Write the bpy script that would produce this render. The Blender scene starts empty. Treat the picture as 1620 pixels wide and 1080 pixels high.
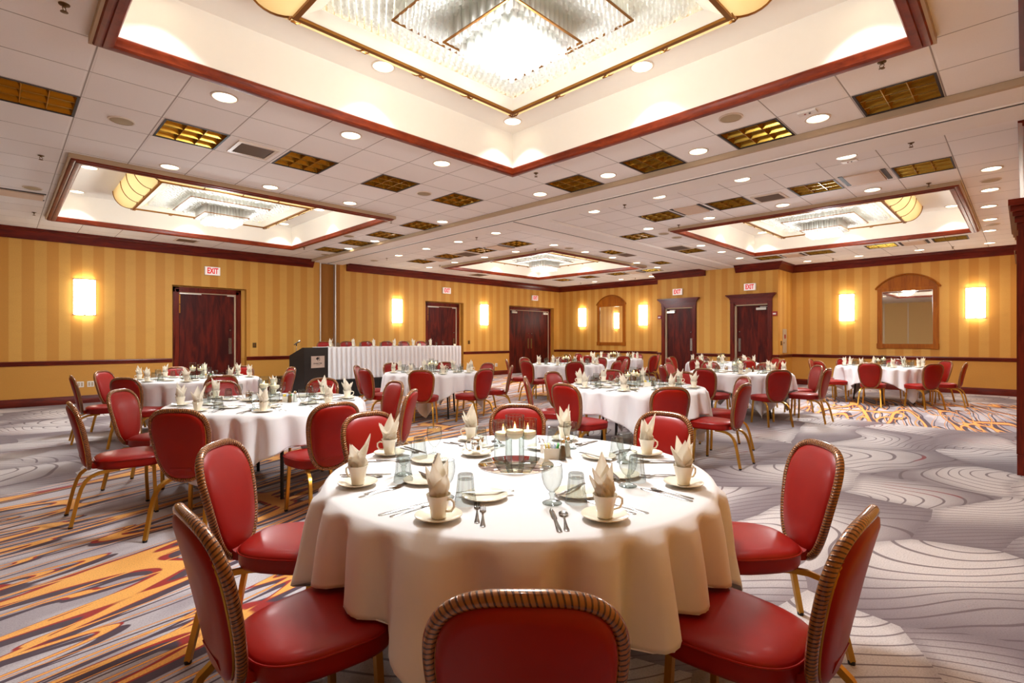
import bpy, math, random
from mathutils import Vector, Matrix
rnd = random.Random(7)
SC = bpy.context.scene
COL = SC.collection
PI = math.pi
S2 = math.sqrt(2)
# ------------------------------------------------------------------ camera / world / exposure
CAMH = 1.36
cd = bpy.data.cameras.new('camera')
cd.sensor_width = 36.0
cd.lens = 811.0 / 1620.0 * 36.0
cd.shift_x = -1.0 / 1620.0
cd.shift_y = -4.0 / 1620.0
cd.clip_start = 0.05
cam = bpy.data.objects.new('camera', cd)
COL.objects.link(cam)
cam.location = (0, 0, CAMH)
cam.rotation_euler = (PI / 2, 0, -PI / 4)
SC.camera = cam
w = bpy.data.worlds.new('world')
SC.world = w
w.use_nodes = True
w.node_tree.nodes['Background'].inputs[0].default_value = (1, .95, .88, 1)
w.node_tree.nodes['Background'].inputs[1].default_value = 0.3
SC.view_settings.view_transform = 'Standard'
SC.view_settings.look = 'None'
SC.view_settings.gamma = 1.0
SC.view_settings.use_curve_mapping = False
SC.view_settings.exposure = 1.33
# light levels (lamps stand for the room's own fittings)
PANEL_E = 1.35        # lamp panel inside each chandelier
GLOBE_W = 46.0      # added point lamp below the crystal cluster, standing in for its bulbs
CAN_W = 11.5         # recessed ceiling cans
TRAY_W = 8.0        # recessed cans inside the trays
SCONCE_E = 6.0
DOWN_W = 42.0        # downward light from the crystal cluster

# ------------------------------------------------------------------ room constants
ZC = 3.57            # ceiling
ZT = 4.02            # tray ceiling
XB, XF = -5.2, 16.95
YR, YL = -0.2, 14.12
XJ, YJ0, YJ1 = 15.75, 5.0, 8.8
TRAYS = [(0.58, 4.71, 0.58, 4.71), (0.70, 4.92, 8.14, 12.38), (9.58, 13.74, 0.76, 4.93), (9.58, 13.72, 8.22, 12.40)]


# ------------------------------------------------------------------ material helpers
def lin(c):
    return tuple(((v / 255.0) / 12.92 if v / 255.0 <= .04045 else ((v / 255.0 + .055) / 1.055) ** 2.4) for v in c) + (1.0,)


class NT:
    def __init__(s, name):
        s.m = bpy.data.materials.new(name)
        s.m.use_nodes = True
        s.t = s.m.node_tree
        s.b = s.t.nodes['Principled BSDF']
        s.out = s.t.nodes['Material Output']

    def n(s, typ, **kw):
        nd = s.t.nodes.new(typ)
        for k, v in kw.items():
            setattr(nd, k, v)
        return nd

    def link(s, a, b):
        s.t.links.new(a, b)

    def put(s, sock, v):
        if v is None:
            return
        if hasattr(v, 'is_linked') or isinstance(v, bpy.types.NodeSocket):
            s.t.links.new(v, sock)
        else:
            sock.default_value = v

    def math(s, op, a, b=None, c=None, clamp=False):
        nd = s.n('ShaderNodeMath', operation=op, use_clamp=clamp)
        s.put(nd.inputs[0], a)
        s.put(nd.inputs[1], b)
        if c is not None:
            s.put(nd.inputs[2], c)
        return nd.outputs[0]

    def vmath(s, op, a, b=None, out=0):
        nd = s.n('ShaderNodeVectorMath', operation=op)
        s.put(nd.inputs[0], a)
        if b is not None:
            s.put(nd.inputs[1], b)
        return nd.outputs[out]

    def pos(s):
        return s.n('ShaderNodeNewGeometry').outputs['Position']

    def sep(s, v):
        nd = s.n('ShaderNodeSeparateXYZ')
        s.put(nd.inputs[0], v)
        return nd.outputs

    def comb(s, x, y, z=0.0):
        nd = s.n('ShaderNodeCombineXYZ')
        s.put(nd.inputs[0], x)
        s.put(nd.inputs[1], y)
        s.put(nd.inputs[2], z)
        return nd.outputs[0]

    def noise(s, vec, scale, detail=2.0, rough=.5, out='Fac', dist=0.0):
        nd = s.n('ShaderNodeTexNoise')
        s.put(nd.inputs['Vector'], vec)
        nd.inputs['Scale'].default_value = scale
        nd.inputs['Detail'].default_value = detail
        nd.inputs['Roughness'].default_value = rough
        nd.inputs['Distortion'].default_value = dist
        return nd.outputs[out]

    def sstep(s, v, a, b):
        nd = s.n('ShaderNodeMapRange', interpolation_type='SMOOTHSTEP')
        s.put(nd.inputs[0], v)
        nd.inputs[1].default_value = a
        nd.inputs[2].default_value = b
        return nd.outputs[0]

    def lstep(s, v, a, b, c=0.0, d=1.0):
        nd = s.n('ShaderNodeMapRange')
        s.put(nd.inputs[0], v)
        nd.inputs[1].default_value = a
        nd.inputs[2].default_value = b
        nd.inputs[3].default_value = c
        nd.inputs[4].default_value = d
        return nd.outputs[0]

    def mix(s, f, a, b):
        nd = s.n('ShaderNodeMix', data_type='RGBA')
        s.put(nd.inputs[0], f)
        s.put(nd.inputs[6], a)
        s.put(nd.inputs[7], b)
        return nd.outputs[2]

    def bump(s, h, strength=.3, dist=.01):
        nd = s.n('ShaderNodeBump')
        nd.inputs['Strength'].default_value = strength
        nd.inputs['Distance'].default_value = dist
        s.put(nd.inputs['Height'], h)
        s.link(nd.outputs[0], s.b.inputs['Normal'])

    def set(s, **kw):
        for k, v in kw.items():
            s.put(s.b.inputs[k.replace('_', ' ')], v)
        return s


def simple(name, rgb, rough=.5, metal=0.0, var=.06, nscale=14.0, bump=0.0, **kw):
    """plain surface with a little procedural mottling"""
    t = NT(name)
    c = lin(rgb)
    tc = t.n('ShaderNodeTexCoord').outputs['Object']
    nz = t.noise(tc, nscale, 3.0)
    a = tuple(max(0, v * (1 - var)) for v in c[:3]) + (1,)
    b = tuple(min(1, v * (1 + var)) for v in c[:3]) + (1,)
    t.set(Base_Color=t.mix(nz, a, b), Roughness=rough, Metallic=metal)
    for k, v in kw.items():
        t.b.inputs[k.replace('_', ' ')].default_value = v
    if bump:
        t.bump(nz, bump)
    return t.m


def emis(name, rgb, strength):
    t = NT(name)
    t.set(Base_Color=lin(rgb), Roughness=.5)
    t.b.inputs['Emission Color'].default_value = lin(rgb)
    t.b.inputs['Emission Strength'].default_value = strength
    return t.m


def glass(name, rgb=(250, 252, 250), rough=0.0, thin=.86, ior=1.45):
    """thin clear glass: mostly see-through, shiny at grazing angles"""
    t = NT(name)
    lw = t.n('ShaderNodeLayerWeight')
    lw.inputs[0].default_value = .5
    tr = t.n('ShaderNodeBsdfTransparent')
    fz = t.math('POWER', lw.outputs['Facing'], 2.6)
    cc = tuple(v * thin ** .25 for v in lin(rgb)[:3]) + (1,)
    t.put(tr.inputs[0], t.mix(fz, cc, (.22, .235, .235, 1) if ior > 1.4 else (.93, .94, .93, 1)))
    gl = t.n('ShaderNodeBsdfGlossy')
    gl.inputs['Roughness'].default_value = max(rough, .03)
    mx = t.n('ShaderNodeMixShader')
    f = t.math('ADD', t.math('MULTIPLY', t.math('POWER', lw.outputs['Facing'], 3.0), .4 * (1 if ior > 1.4 else .3)), (1 - thin) * .28, clamp=True)
    t.link(f, mx.inputs[0])
    t.link(tr.outputs[0], mx.inputs[1])
    t.link(gl.outputs[0], mx.inputs[2])
    t.link(mx.outputs[0], t.out.inputs[0])
    return t.m


def wood(name, dark, light, rough=.35, stretch=(1.2, 1.2, .12), scale=9.0, coat=.08):
    t = NT(name)
    p = t.n('ShaderNodeTexCoord').outputs['Object']
    v = t.vmath('MULTIPLY', p, stretch)
    g = t.noise(v, scale, 6.0, .6, dist=1.2)
    g2 = t.noise(v, scale * 6, 3.0, .6)
    f = t.math('ADD', t.math('MULTIPLY', g, .8), t.math('MULTIPLY', g2, .25))
    t.set(Base_Color=t.mix(t.sstep(f, .3, .75), lin(dark), lin(light)), Roughness=rough)
    t.b.inputs['Coat Weight'].default_value = coat
    t.b.inputs['Specular IOR Level'].default_value = .22
    t.b.inputs['Coat Roughness'].default_value = .2
    return t.m


M = {}


def make_materials():
    # wallpaper -- tone on tone stripes above the rail, plain weave below
    t = NT('striped_wallpaper')
    p = t.pos()
    x, y, z = t.sep(p)
    u = t.math('ADD', x, y)
    ph = t.math('FRACT', t.math('MULTIPLY', u, 1 / .37))
    s1 = t.math('MULTIPLY', t.sstep(ph, .47, .50), t.math('SUBTRACT', 1.0, t.sstep(ph, .97, 1.0)))
    ph2 = t.math('FRACT', t.math('MULTIPLY', u, 1 / .74))
    s2 = t.sstep(ph2, .49, .51)
    fine = t.noise(t.comb(t.math('MULTIPLY', u, 1.0), t.math('MULTIPLY', z, 1.0)), 60, 4.0, .7)
    stain = t.noise(t.comb(u, t.math('MULTIPLY', z, 2.0)), 3.0, 3.0)
    up = t.mix(s1, lin((206, 144, 54)), lin((219, 165, 76)))
    up = t.mix(t.math('MULTIPLY', s2, .18), up, lin((205, 150, 66)))
    low = lin((206, 146, 58))
    above = t.sstep(z, .86, .88)
    c = t.mix(above, low, up)
    c = t.mix(t.math('MULTIPLY', t.sstep(fine, .35, .75), .22), c, lin((170, 115, 45)))
    c = t.mix(t.math('MULTIPLY', t.sstep(stain, .45, .8), .12), c, lin((180, 125, 50)))
    t.set(Base_Color=c, Roughness=.62)
    t.bump(fine, .15, .003)
    M['wallpaper'] = t.m
    M['panelwall'] = simple('folding_wall_fabric', (226, 188, 124), .8, var=.08, nscale=40)
    M['pocket'] = simple('pocket_door_fabric', (160, 102, 32), .8, var=.08, nscale=40)
    M['alu'] = simple('brushed_aluminium', (205, 200, 192), .35, .8)
    M['steel'] = simple('polished_steel', (150, 147, 144), .2, 1.0, var=.02)
    M['chrome'] = simple('chrome_bright', (235, 235, 232), .06, 1.0, var=.01)
    # ceiling tiles on UV grid
    t = NT('ceiling_tiles')
    uvn = t.n('ShaderNodeUVMap')
    ux, uy, _ = t.sep(uvn.outputs[0])

    def edge(v):
        f = t.math('FRACT', v)
        return t.math('MINIMUM', f, t.math('SUBTRACT', 1.0, f))
    e = t.math('MINIMUM', edge(ux), edge(uy))
    line = t.math('SUBTRACT', 1.0, t.sstep(e, .005, .012))
    ins = t.sstep(e, .02, .035)
    sp = t.noise(t.pos(), 90, 2.0, .7)
    base = t.mix(t.math('MULTIPLY', t.sstep(sp, .5, .8), .15), lin((250, 246, 242)), lin((222, 212, 204)))
    # random tint per tile
    wn = t.n('ShaderNodeTexWhiteNoise', noise_dimensions='2D')
    t.put(wn.inputs[0], t.comb(t.math('FLOOR', ux), t.math('FLOOR', uy)))
    base = t.mix(t.math('MULTIPLY', wn.outputs[0], .16), base, lin((214, 204, 194)))
    c = t.mix(t.math('MULTIPLY', line, .75), base, lin((120, 104, 90)))
    t.set(Base_Color=c, Roughness=.85)
    t.bump(t.math('MULTIPLY', ins, 1.0), .25, .006)
    M['tiles'] = t.m
    M['gyp'] = simple('painted_plasterboard', (246, 240, 233), .8, var=.02)
    M['tray'] = simple('tray_plaster', (245, 240, 230), .75, var=.015)
    M['beige'] = simple('beige_paint', (190, 166, 136), .7)
    M['slot'] = simple('dark_track_slot', (40, 30, 26), .6)
    M['wood'] = wood('mahogany_trim', (72, 16, 9), (124, 38, 20), .3)
    M['wood_x'] = wood('mahogany_trim_lengthwise', (70, 15, 9), (120, 36, 18), .3, (.15, .15, 1.2))
    M['woodtray'] = wood('cherry_tray_moulding', (96, 30, 10), (142, 54, 20), .4, (.3, .3, 1.0))
    t = NT('mahogany_door_veneer')
    p = t.pos()
    x, y, z = t.sep(p)
    v = t.comb(t.math('MULTIPLY', t.math('ADD', x, y), 3.2), t.math('MULTIPLY', z, .5), 0.0)
    g = t.noise(v, 2.2, 4.0, .6, dist=.8)
    g2 = t.noise(t.comb(t.math('MULTIPLY', t.math('ADD', x, y), 40.0), t.math('MULTIPLY', z, 1.2)), 1.5, 3.0)
    f = t.math('ADD', t.math('MULTIPLY', g, .85), t.math('MULTIPLY', g2, .2))
    t.set(Base_Color=t.mix(t.sstep(f, .38, .72), lin((56, 10, 8)), lin((106, 28, 14))), Roughness=.42)
    t.b.inputs['Specular IOR Level'].default_value = .2
    M['door'] = t.m
    M['oak'] = wood('honey_oak_mirror_frame', (132, 66, 4), (170, 96, 10), .55, coat=.0)
    t = NT('mirror_glass')
    t.set(Base_Color=(.93, .93, .92, 1), Metallic=1.0, Roughness=.02)
    M['mirror'] = t.m
    # carpet --------------------------------------------------------
    t = NT('patterned_carpet')
    p = t.pos()
    wv = t.vmath('SUBTRACT', t.noise(p, .45, 2.0, out='Color'), (.5, .5, .5))
    pw = t.vmath('ADD', p, t.vmath('MULTIPLY', wv, (1.3, 1.3, 0)))
    x, y, z = t.sep(pw)
    # rotate a little and stretch so leaves run along the room
    a = math.radians(-12)
    xr = t.math('ADD', t.math('MULTIPLY', x, math.cos(a)), t.math('MULTIPLY', y, math.sin(a)))
    yr = t.math('SUBTRACT', t.math('MULTIPLY', y, math.cos(a)), t.math('MULTIPLY', x, math.sin(a)))
    lv = t.comb(t.math('MULTIPLY', xr, .62), t.math('MULTIPLY', yr, 1.05))
    vo = t.n('ShaderNodeTexVoronoi', voronoi_dimensions='2D')
    t.put(vo.inputs['Vector'], lv)
    vo.inputs['Scale'].default_value = 1.15
    ve = t.n('ShaderNodeTexVoronoi', voronoi_dimensions='2D', feature='DISTANCE_TO_EDGE')
    t.put(ve.inputs['Vector'], lv)
    ve.inputs['Scale'].default_value = 1.15
    loc = t.vmath('SUBTRACT', t.vmath('MULTIPLY', lv, (1.15, 1.15, 0)), t.vmath('MULTIPLY', vo.outputs['Position'], (1.15, 1.15, 0)))
    cr, cg, cb = t.sep(vo.outputs['Color'])
    ang = t.math('MULTIPLY', cr, 2 * PI)
    off = t.comb(t.math('MULTIPLY', t.math('COSINE', ang), .75), t.math('MULTIPLY', t.math('SINE', ang), .75))
    rad = t.vmath('LENGTH', t.vmath('ADD', loc, off), out=1)
    lx, ly, _ = t.sep(t.vmath('ADD', loc, off))
    sw = t.math('ADD', rad, t.math('MULTIPLY', t.math('MULTIPLY', ly, lx), .6))
    fr = t.math('FRACT', t.math('MULTIPLY', sw, t.math('ADD', 8.0, t.math('MULTIPLY', cg, 7.0))))
    ln = t.math('SUBTRACT', 1.0, t.sstep(t.math('ABSOLUTE', t.math('SUBTRACT', fr, .5)), .05, .085))
    redln = t.math('MULTIPLY', ln, t.sstep(t.noise(p, .9, 1.0), .62, .66))
    edge_d = t.math('SUBTRACT', 1.0, t.sstep(ve.outputs['Distance'], .012, .10))
    grad = t.sstep(t.math('ADD', rad, t.math('MULTIPLY', t.noise(p, 1.5, 2.0), .2)), .60, 1.20)
    grain = t.noise(p, 130, 2.0, .8)
    rib = t.math('FRACT', t.math('MULTIPLY', t.sep(p)[0], 70.0))
    grey = t.mix(t.math('MULTIPLY', grad, .85), lin((206, 198, 197)), lin((104, 88, 96)))
    grey = t.mix(t.math('MULTIPLY', ln, .8), grey, lin((82, 60, 68)))
    grey = t.mix(t.math('MULTIPLY', edge_d, .3), grey, lin((92, 76, 84)))
    grey = t.mix(redln, grey, lin((130, 36, 44)))
    # flame ribbons: contours of a stretched noise
    px_, py_, _ = t.sep(p)
    a = math.radians(14)
    fu = t.math('ADD', t.math('MULTIPLY', px_, math.cos(a)), t.math('MULTIPLY', py_, math.sin(a)))
    fv = t.math('SUBTRACT', t.math('MULTIPLY', py_, math.cos(a)), t.math('MULTIPLY', px_, math.sin(a)))
    fv = t.math('ADD', fv, t.math('MULTIPLY', t.math('SINE', t.math('MULTIPLY', fu, 1.1)), .12))

    def ribbon(ou, ov, su=.36, sv=2.7, lvl=.5):
        nz = t.noise(t.comb(t.math('MULTIPLY', t.math('ADD', fu, ou), su), t.math('MULTIPLY', t.math('ADD', fv, ov), sv)), 1.0, 0.0, .45)
        return t.math('ABSOLUTE', t.math('SUBTRACT', nz, lvl))
    r1 = ribbon(0.0, 0.0)
    r1s = ribbon(0.0, 0.05)
    r2 = ribbon(13.7, 5.2, .55, 4.0)
    r2s = ribbon(13.7, 5.25, .55, 4.0)
    r3 = ribbon(31.1, 9.4, .62, 6.2)
    r3s = ribbon(31.1, 9.43, .62, 6.2)
    wv2 = t.lstep(t.noise(p, .8, 1.0), .35, .65, .014, .040)

    def lt(v, th, soft=.004):
        return t.math('SUBTRACT', 1.0, t.sstep(t.math('SUBTRACT', v, th), 0.0, soft))
    dark = t.math('MAXIMUM', lt(r1s, t.math('ADD', wv2, .012)), t.math('MAXIMUM', lt(r2s, t.math('MULTIPLY', wv2, .9)), lt(r3s, t.math('MULTIPLY', wv2, .8))))
    redm = t.math('MAXIMUM', lt(r1, t.math('ADD', wv2, .004)), t.math('MAXIMUM', lt(r2, t.math('MULTIPLY', wv2, .72)), lt(r3, t.math('MULTIPLY', wv2, .62))))
    orm = t.math('MAXIMUM', lt(r1, t.math('SUBTRACT', wv2, .008)), t.math('MAXIMUM', lt(r2, t.math('MULTIPLY', wv2, .46)), lt(r3, t.math('MULTIPLY', wv2, .36))))
    # smoother grey ground between the ribbons
    fg = t.mix(t.sstep(t.noise(t.comb(fu, t.math('MULTIPLY', fv, 3.0)), .8, 2.0), .45, .55), lin((196, 188, 192)), lin((164, 154, 160)))
    fl = t.mix(dark, fg, lin((70, 52, 66)))
    fl = t.mix(redm, fl, lin((158, 24, 16)))
    fl = t.mix(orm, fl, t.mix(t.noise(p, 3.0, 2.0), lin((238, 160, 62)), lin((250, 188, 98))))
    # where the flames are: a broad band through the room + a patch by the big mirror
    nm = t.math('MULTIPLY', t.math('SUBTRACT', t.noise(p, .35, 2.0), .5), 2.2)
    dline = t.math('ABSOLUTE', t.math('SUBTRACT', t.math('MULTIPLY', t.math('SUBTRACT', py_, 3.9), .84), t.math('MULTIPLY', px_, .545)))
    dline = t.math('MAXIMUM', dline, t.math('MULTIPLY', t.math('SUBTRACT', px_, 11.5), 1.0))
    m1 = t.math('SUBTRACT', 1.0, t.sstep(t.math('ADD', dline, nm), 1.75, 1.9))
    d2 = t.vmath('LENGTH', t.vmath('MULTIPLY', t.vmath('SUBTRACT', p, (12.4, 1.2, 0)), (1.0, 1.15, 0)), out=1)
    m2 = t.math('SUBTRACT', 1.0, t.sstep(t.math('ADD', d2, t.math('MULTIPLY', nm, 1.2)), 2.4, 2.6))
    c = t.mix(t.math('MAXIMUM', m1, m2), grey, fl)
    c = t.mix(t.math('MULTIPLY', t.sstep(grain, .42, .7), .30), c, lin((70, 58, 62)))
    t.set(Base_Color=c, Roughness=.95)
    t.b.inputs['Sheen Weight'].default_value = .15
    t.bump(t.math('ADD', grain, t.math('MULTIPLY', rib, .3)), .3, .004)
    M['carpet'] = t.m
    # furniture
    t = NT('red_vinyl')
    p = t.n('ShaderNodeTexCoord').outputs['Object']
    nz = t.noise(p, 7, 3)
    gr = t.noise(p, 320, 2)
    t.set(Base_Color=t.mix(nz, lin((128, 7, 0)), lin((150, 15, 2))), Roughness=.42)
    t.b.inputs['Specular IOR Level'].default_value = .25
    t.b.inputs['Coat Weight'].default_value = .12
    t.b.inputs['Coat Roughness'].default_value = .2
    t.bump(gr, .12, .001)
    M['vinyl'] = t.m
    t = NT('rope_twist_frame')
    uvn = t.n('ShaderNodeUVMap')
    ux, uy, _ = t.sep(uvn.outputs[0])
    f = t.math('FRACT', t.math('ADD', ux, t.math('MULTIPLY', uy, 2.0)))
    band = t.math('SUBTRACT', 1.0, t.sstep(t.math('ABSOLUTE', t.math('SUBTRACT', f, .5)), .10, .22))
    t.set(Base_Color=t.mix(band, lin((150, 96, 52)), lin((66, 30, 14))), Roughness=.26, Metallic=.3)
    t.b.inputs['Coat Weight'].default_value = .6
    t.b.inputs['Coat Roughness'].default_value = .08
    t.bump(t.math('SUBTRACT', 1.0, band), .5, .003)
    M['rope'] = t.m
    M['gold'] = simple('gold_painted_steel', (190, 140, 52), .28, .75, var=.08)
    M['blackrub'] = simple('black_rubber', (22, 20, 20), .6)
    M['brass'] = simple('antique_brass', (150, 100, 44), .3, .9)
    t = NT('white_linen')
    p = t.n('ShaderNodeTexCoord').outputs['Object']
    nz = t.noise(p, 5, 3)
    wv_ = t.noise(p, 420, 1)
    t.set(Base_Color=t.mix(nz, lin((221, 219, 221)), lin((228, 226, 227))), Roughness=.8)
    t.b.inputs['Sheen Weight'].default_value = .2
    t.bump(wv_, .08, .001)
    M['linen'] = t.m
    t = NT('ivory_napkin')
    p = t.n('ShaderNodeTexCoord').outputs['Object']
    t.set(Base_Color=t.mix(t.noise(p, 20, 3), lin((240, 234, 218)), lin((250, 246, 236))), Roughness=.8)
    t.bump(t.noise(p, 60, 2), .15, .002)
    tl = t.n('ShaderNodeBsdfTranslucent')
    tl.inputs[0].default_value = lin((250, 246, 238))
    mx = t.n('ShaderNodeMixShader')
    mx.inputs[0].default_value = .6
    t.link(t.b.outputs[0], mx.inputs[1])
    t.link(tl.outputs[0], mx.inputs[2])
    t.link(mx.outputs[0], t.out.inputs[0])
    M['napkin'] = t.m
    M['china'] = simple('ivory_china', (238, 230, 210), .18, var=.02, Coat_Weight=.4)
    M['glass'] = glass('clear_glass', (244, 248, 246), thin=.80)
    M['fluted'] = glass('pressed_glass', (236, 240, 238), thin=.72)
    M['water'] = glass('vase_water', (244, 248, 246), thin=.93, ior=1.33)
    M['wax'] = simple('floating_wax', (250, 240, 214), .4, var=.02, Subsurface_Weight=.2)
    M['flame'] = emis('candle_flame', (255, 214, 130), 14)
    M['black'] = simple('black_laminate', (15, 9, 8), .4)
    M['blackcloth'] = simple('black_skirting', (20, 16, 16), .9)
    M['plaque'] = simple('brushed_plaque', (206, 190, 178), .35, .3)
    M['ink'] = simple('dark_print', (34, 24, 22), .5)
    M['inkred'] = simple('maroon_print', (110, 20, 24), .5)
    M['white'] = simple('white_plastic', (232, 226, 218), .4, var=.02)
    t = NT('exit_face')
    t.set(Base_Color=lin((240, 232, 226)), Roughness=.5)
    t.b.inputs['Emission Color'].default_value = lin((255, 240, 232))
    t.b.inputs['Emission Strength'].default_value = .12
    M['exit_face'] = t.m
    M['exit_red'] = emis('exit_letters', (205, 8, 18), .22)
    M['alarm'] = simple('fire_alarm_red', (150, 16, 22), .35)
    M['darkmetal'] = simple('dark_bronze_plate', (110, 84, 50), .4, .7)
    M['louvre'] = simple('gold_parabolic_louvre', (168, 132, 50), .22, .85, var=.15, nscale=5)
    M['louvre_in'] = simple('gold_reflector', (120, 88, 30), .3, .8, var=.4, nscale=6)
    M['vent'] = simple('bronze_vent', (120, 100, 84), .5, .3)
    M['ventdark'] = simple('vent_cavity', (50, 34, 26), .8)
    M['supply'] = simple('beige_supply_panel', (222, 196, 172), .6)
    M['speaker'] = simple('speaker_grille', (176, 156, 122), .6, .1, var=.25, nscale=300)
    M['can'] = emis('lit_can_lens', (255, 240, 206), 2.6)
    M['canrim'] = simple('can_trim_ring', (226, 212, 196), .4)
    M['panel_light'] = emis('chandelier_lamp_panel', (255, 250, 238), PANEL_E)
    t = NT('sconce_bark_glass')
    p = t.n('ShaderNodeTexCoord').outputs['Object']
    tw = t.noise(t.vmath('MULTIPLY', p, (3.0, 3.0, 1.0)), 14, 4.0, .7, dist=1.5)
    k = t.math('SUBTRACT', 1.0, t.sstep(t.math('ABSOLUTE', t.math('SUBTRACT', tw, .5)), .01, .03))
    t.set(Base_Color=lin((250, 246, 236)), Roughness=.4)
    t.put(t.b.inputs['Emission Color'], t.mix(t.math('MULTIPLY', k, .65), lin((255, 250, 238)), lin((150, 130, 100))))
    t.b.inputs['Emission Strength'].default_value = SCONCE_E
    M['sconce'] = t.m
    # chandelier glass tubes: bright lightly frosted glass
    t = NT('chandelier_glass_tubes')
    tr = t.n('ShaderNodeBsdfTransparent')
    tr.inputs[0].default_value = (.98, .98, .96, 1)
    tl = t.n('ShaderNodeBsdfTranslucent')
    tl.inputs[0].default_value = (.97, .97, .93, 1)
    gl = t.n('ShaderNodeBsdfGlossy')
    gl.inputs['Roughness'].default_value = .08
    m1_ = t.n('ShaderNodeMixShader')
    m1_.inputs[0].default_value = .86
    t.link(tr.outputs[0], m1_.inputs[1])
    df_ = t.n('ShaderNodeBsdfDiffuse')
    df_.inputs[0].default_value = (.97, .97, .94, 1)
    m0_ = t.n('ShaderNodeMixShader')
    m0_.inputs[0].default_value = .3
    t.link(tl.outputs[0], m0_.inputs[1])
    t.link(df_.outputs[0], m0_.inputs[2])
    t.link(m0_.outputs[0], m1_.inputs[2])
    m2_ = t.n('ShaderNodeMixShader')
    m2_.inputs[0].default_value = .24
    t.link(m1_.outputs[0], m2_.inputs[1])
    t.link(gl.outputs[0], m2_.inputs[2])
    t.link(m2_.outputs[0], t.out.inputs[0])
    M['tubes'] = t.m
    # cream barrel shades: translucent
    t = NT('amber_barrel_shade')
    tl = t.n('ShaderNodeBsdfTranslucent')
    tl.inputs[0].default_value = lin((255, 232, 178))
    df = t.n('ShaderNodeBsdfDiffuse')
    df.inputs[0].default_value = lin((246, 226, 178))
    mx = t.n('ShaderNodeMixShader')
    mx.inputs[0].default_value = .5
    t.link(tl.outputs[0], mx.inputs[1])
    t.link(df.outputs[0], mx.inputs[2])
    t.link(mx.outputs[0], t.out.inputs[0])
    M['barrel'] = t.m
    M['yellowpaper'] = simple('yellow_sachet', (232, 205, 90), .6)
    M['bluepaper'] = simple('pale_blue_sachet', (196, 208, 232), .6)
    M['greenpaper'] = simple('green_sachet', (60, 160, 60), .6)
    M['pepper'] = simple('ground_pepper', (120, 92, 60), .9, var=.5, nscale=400)
    M['salt'] = simple('table_salt', (240, 238, 232), .9)


make_materials()


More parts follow.
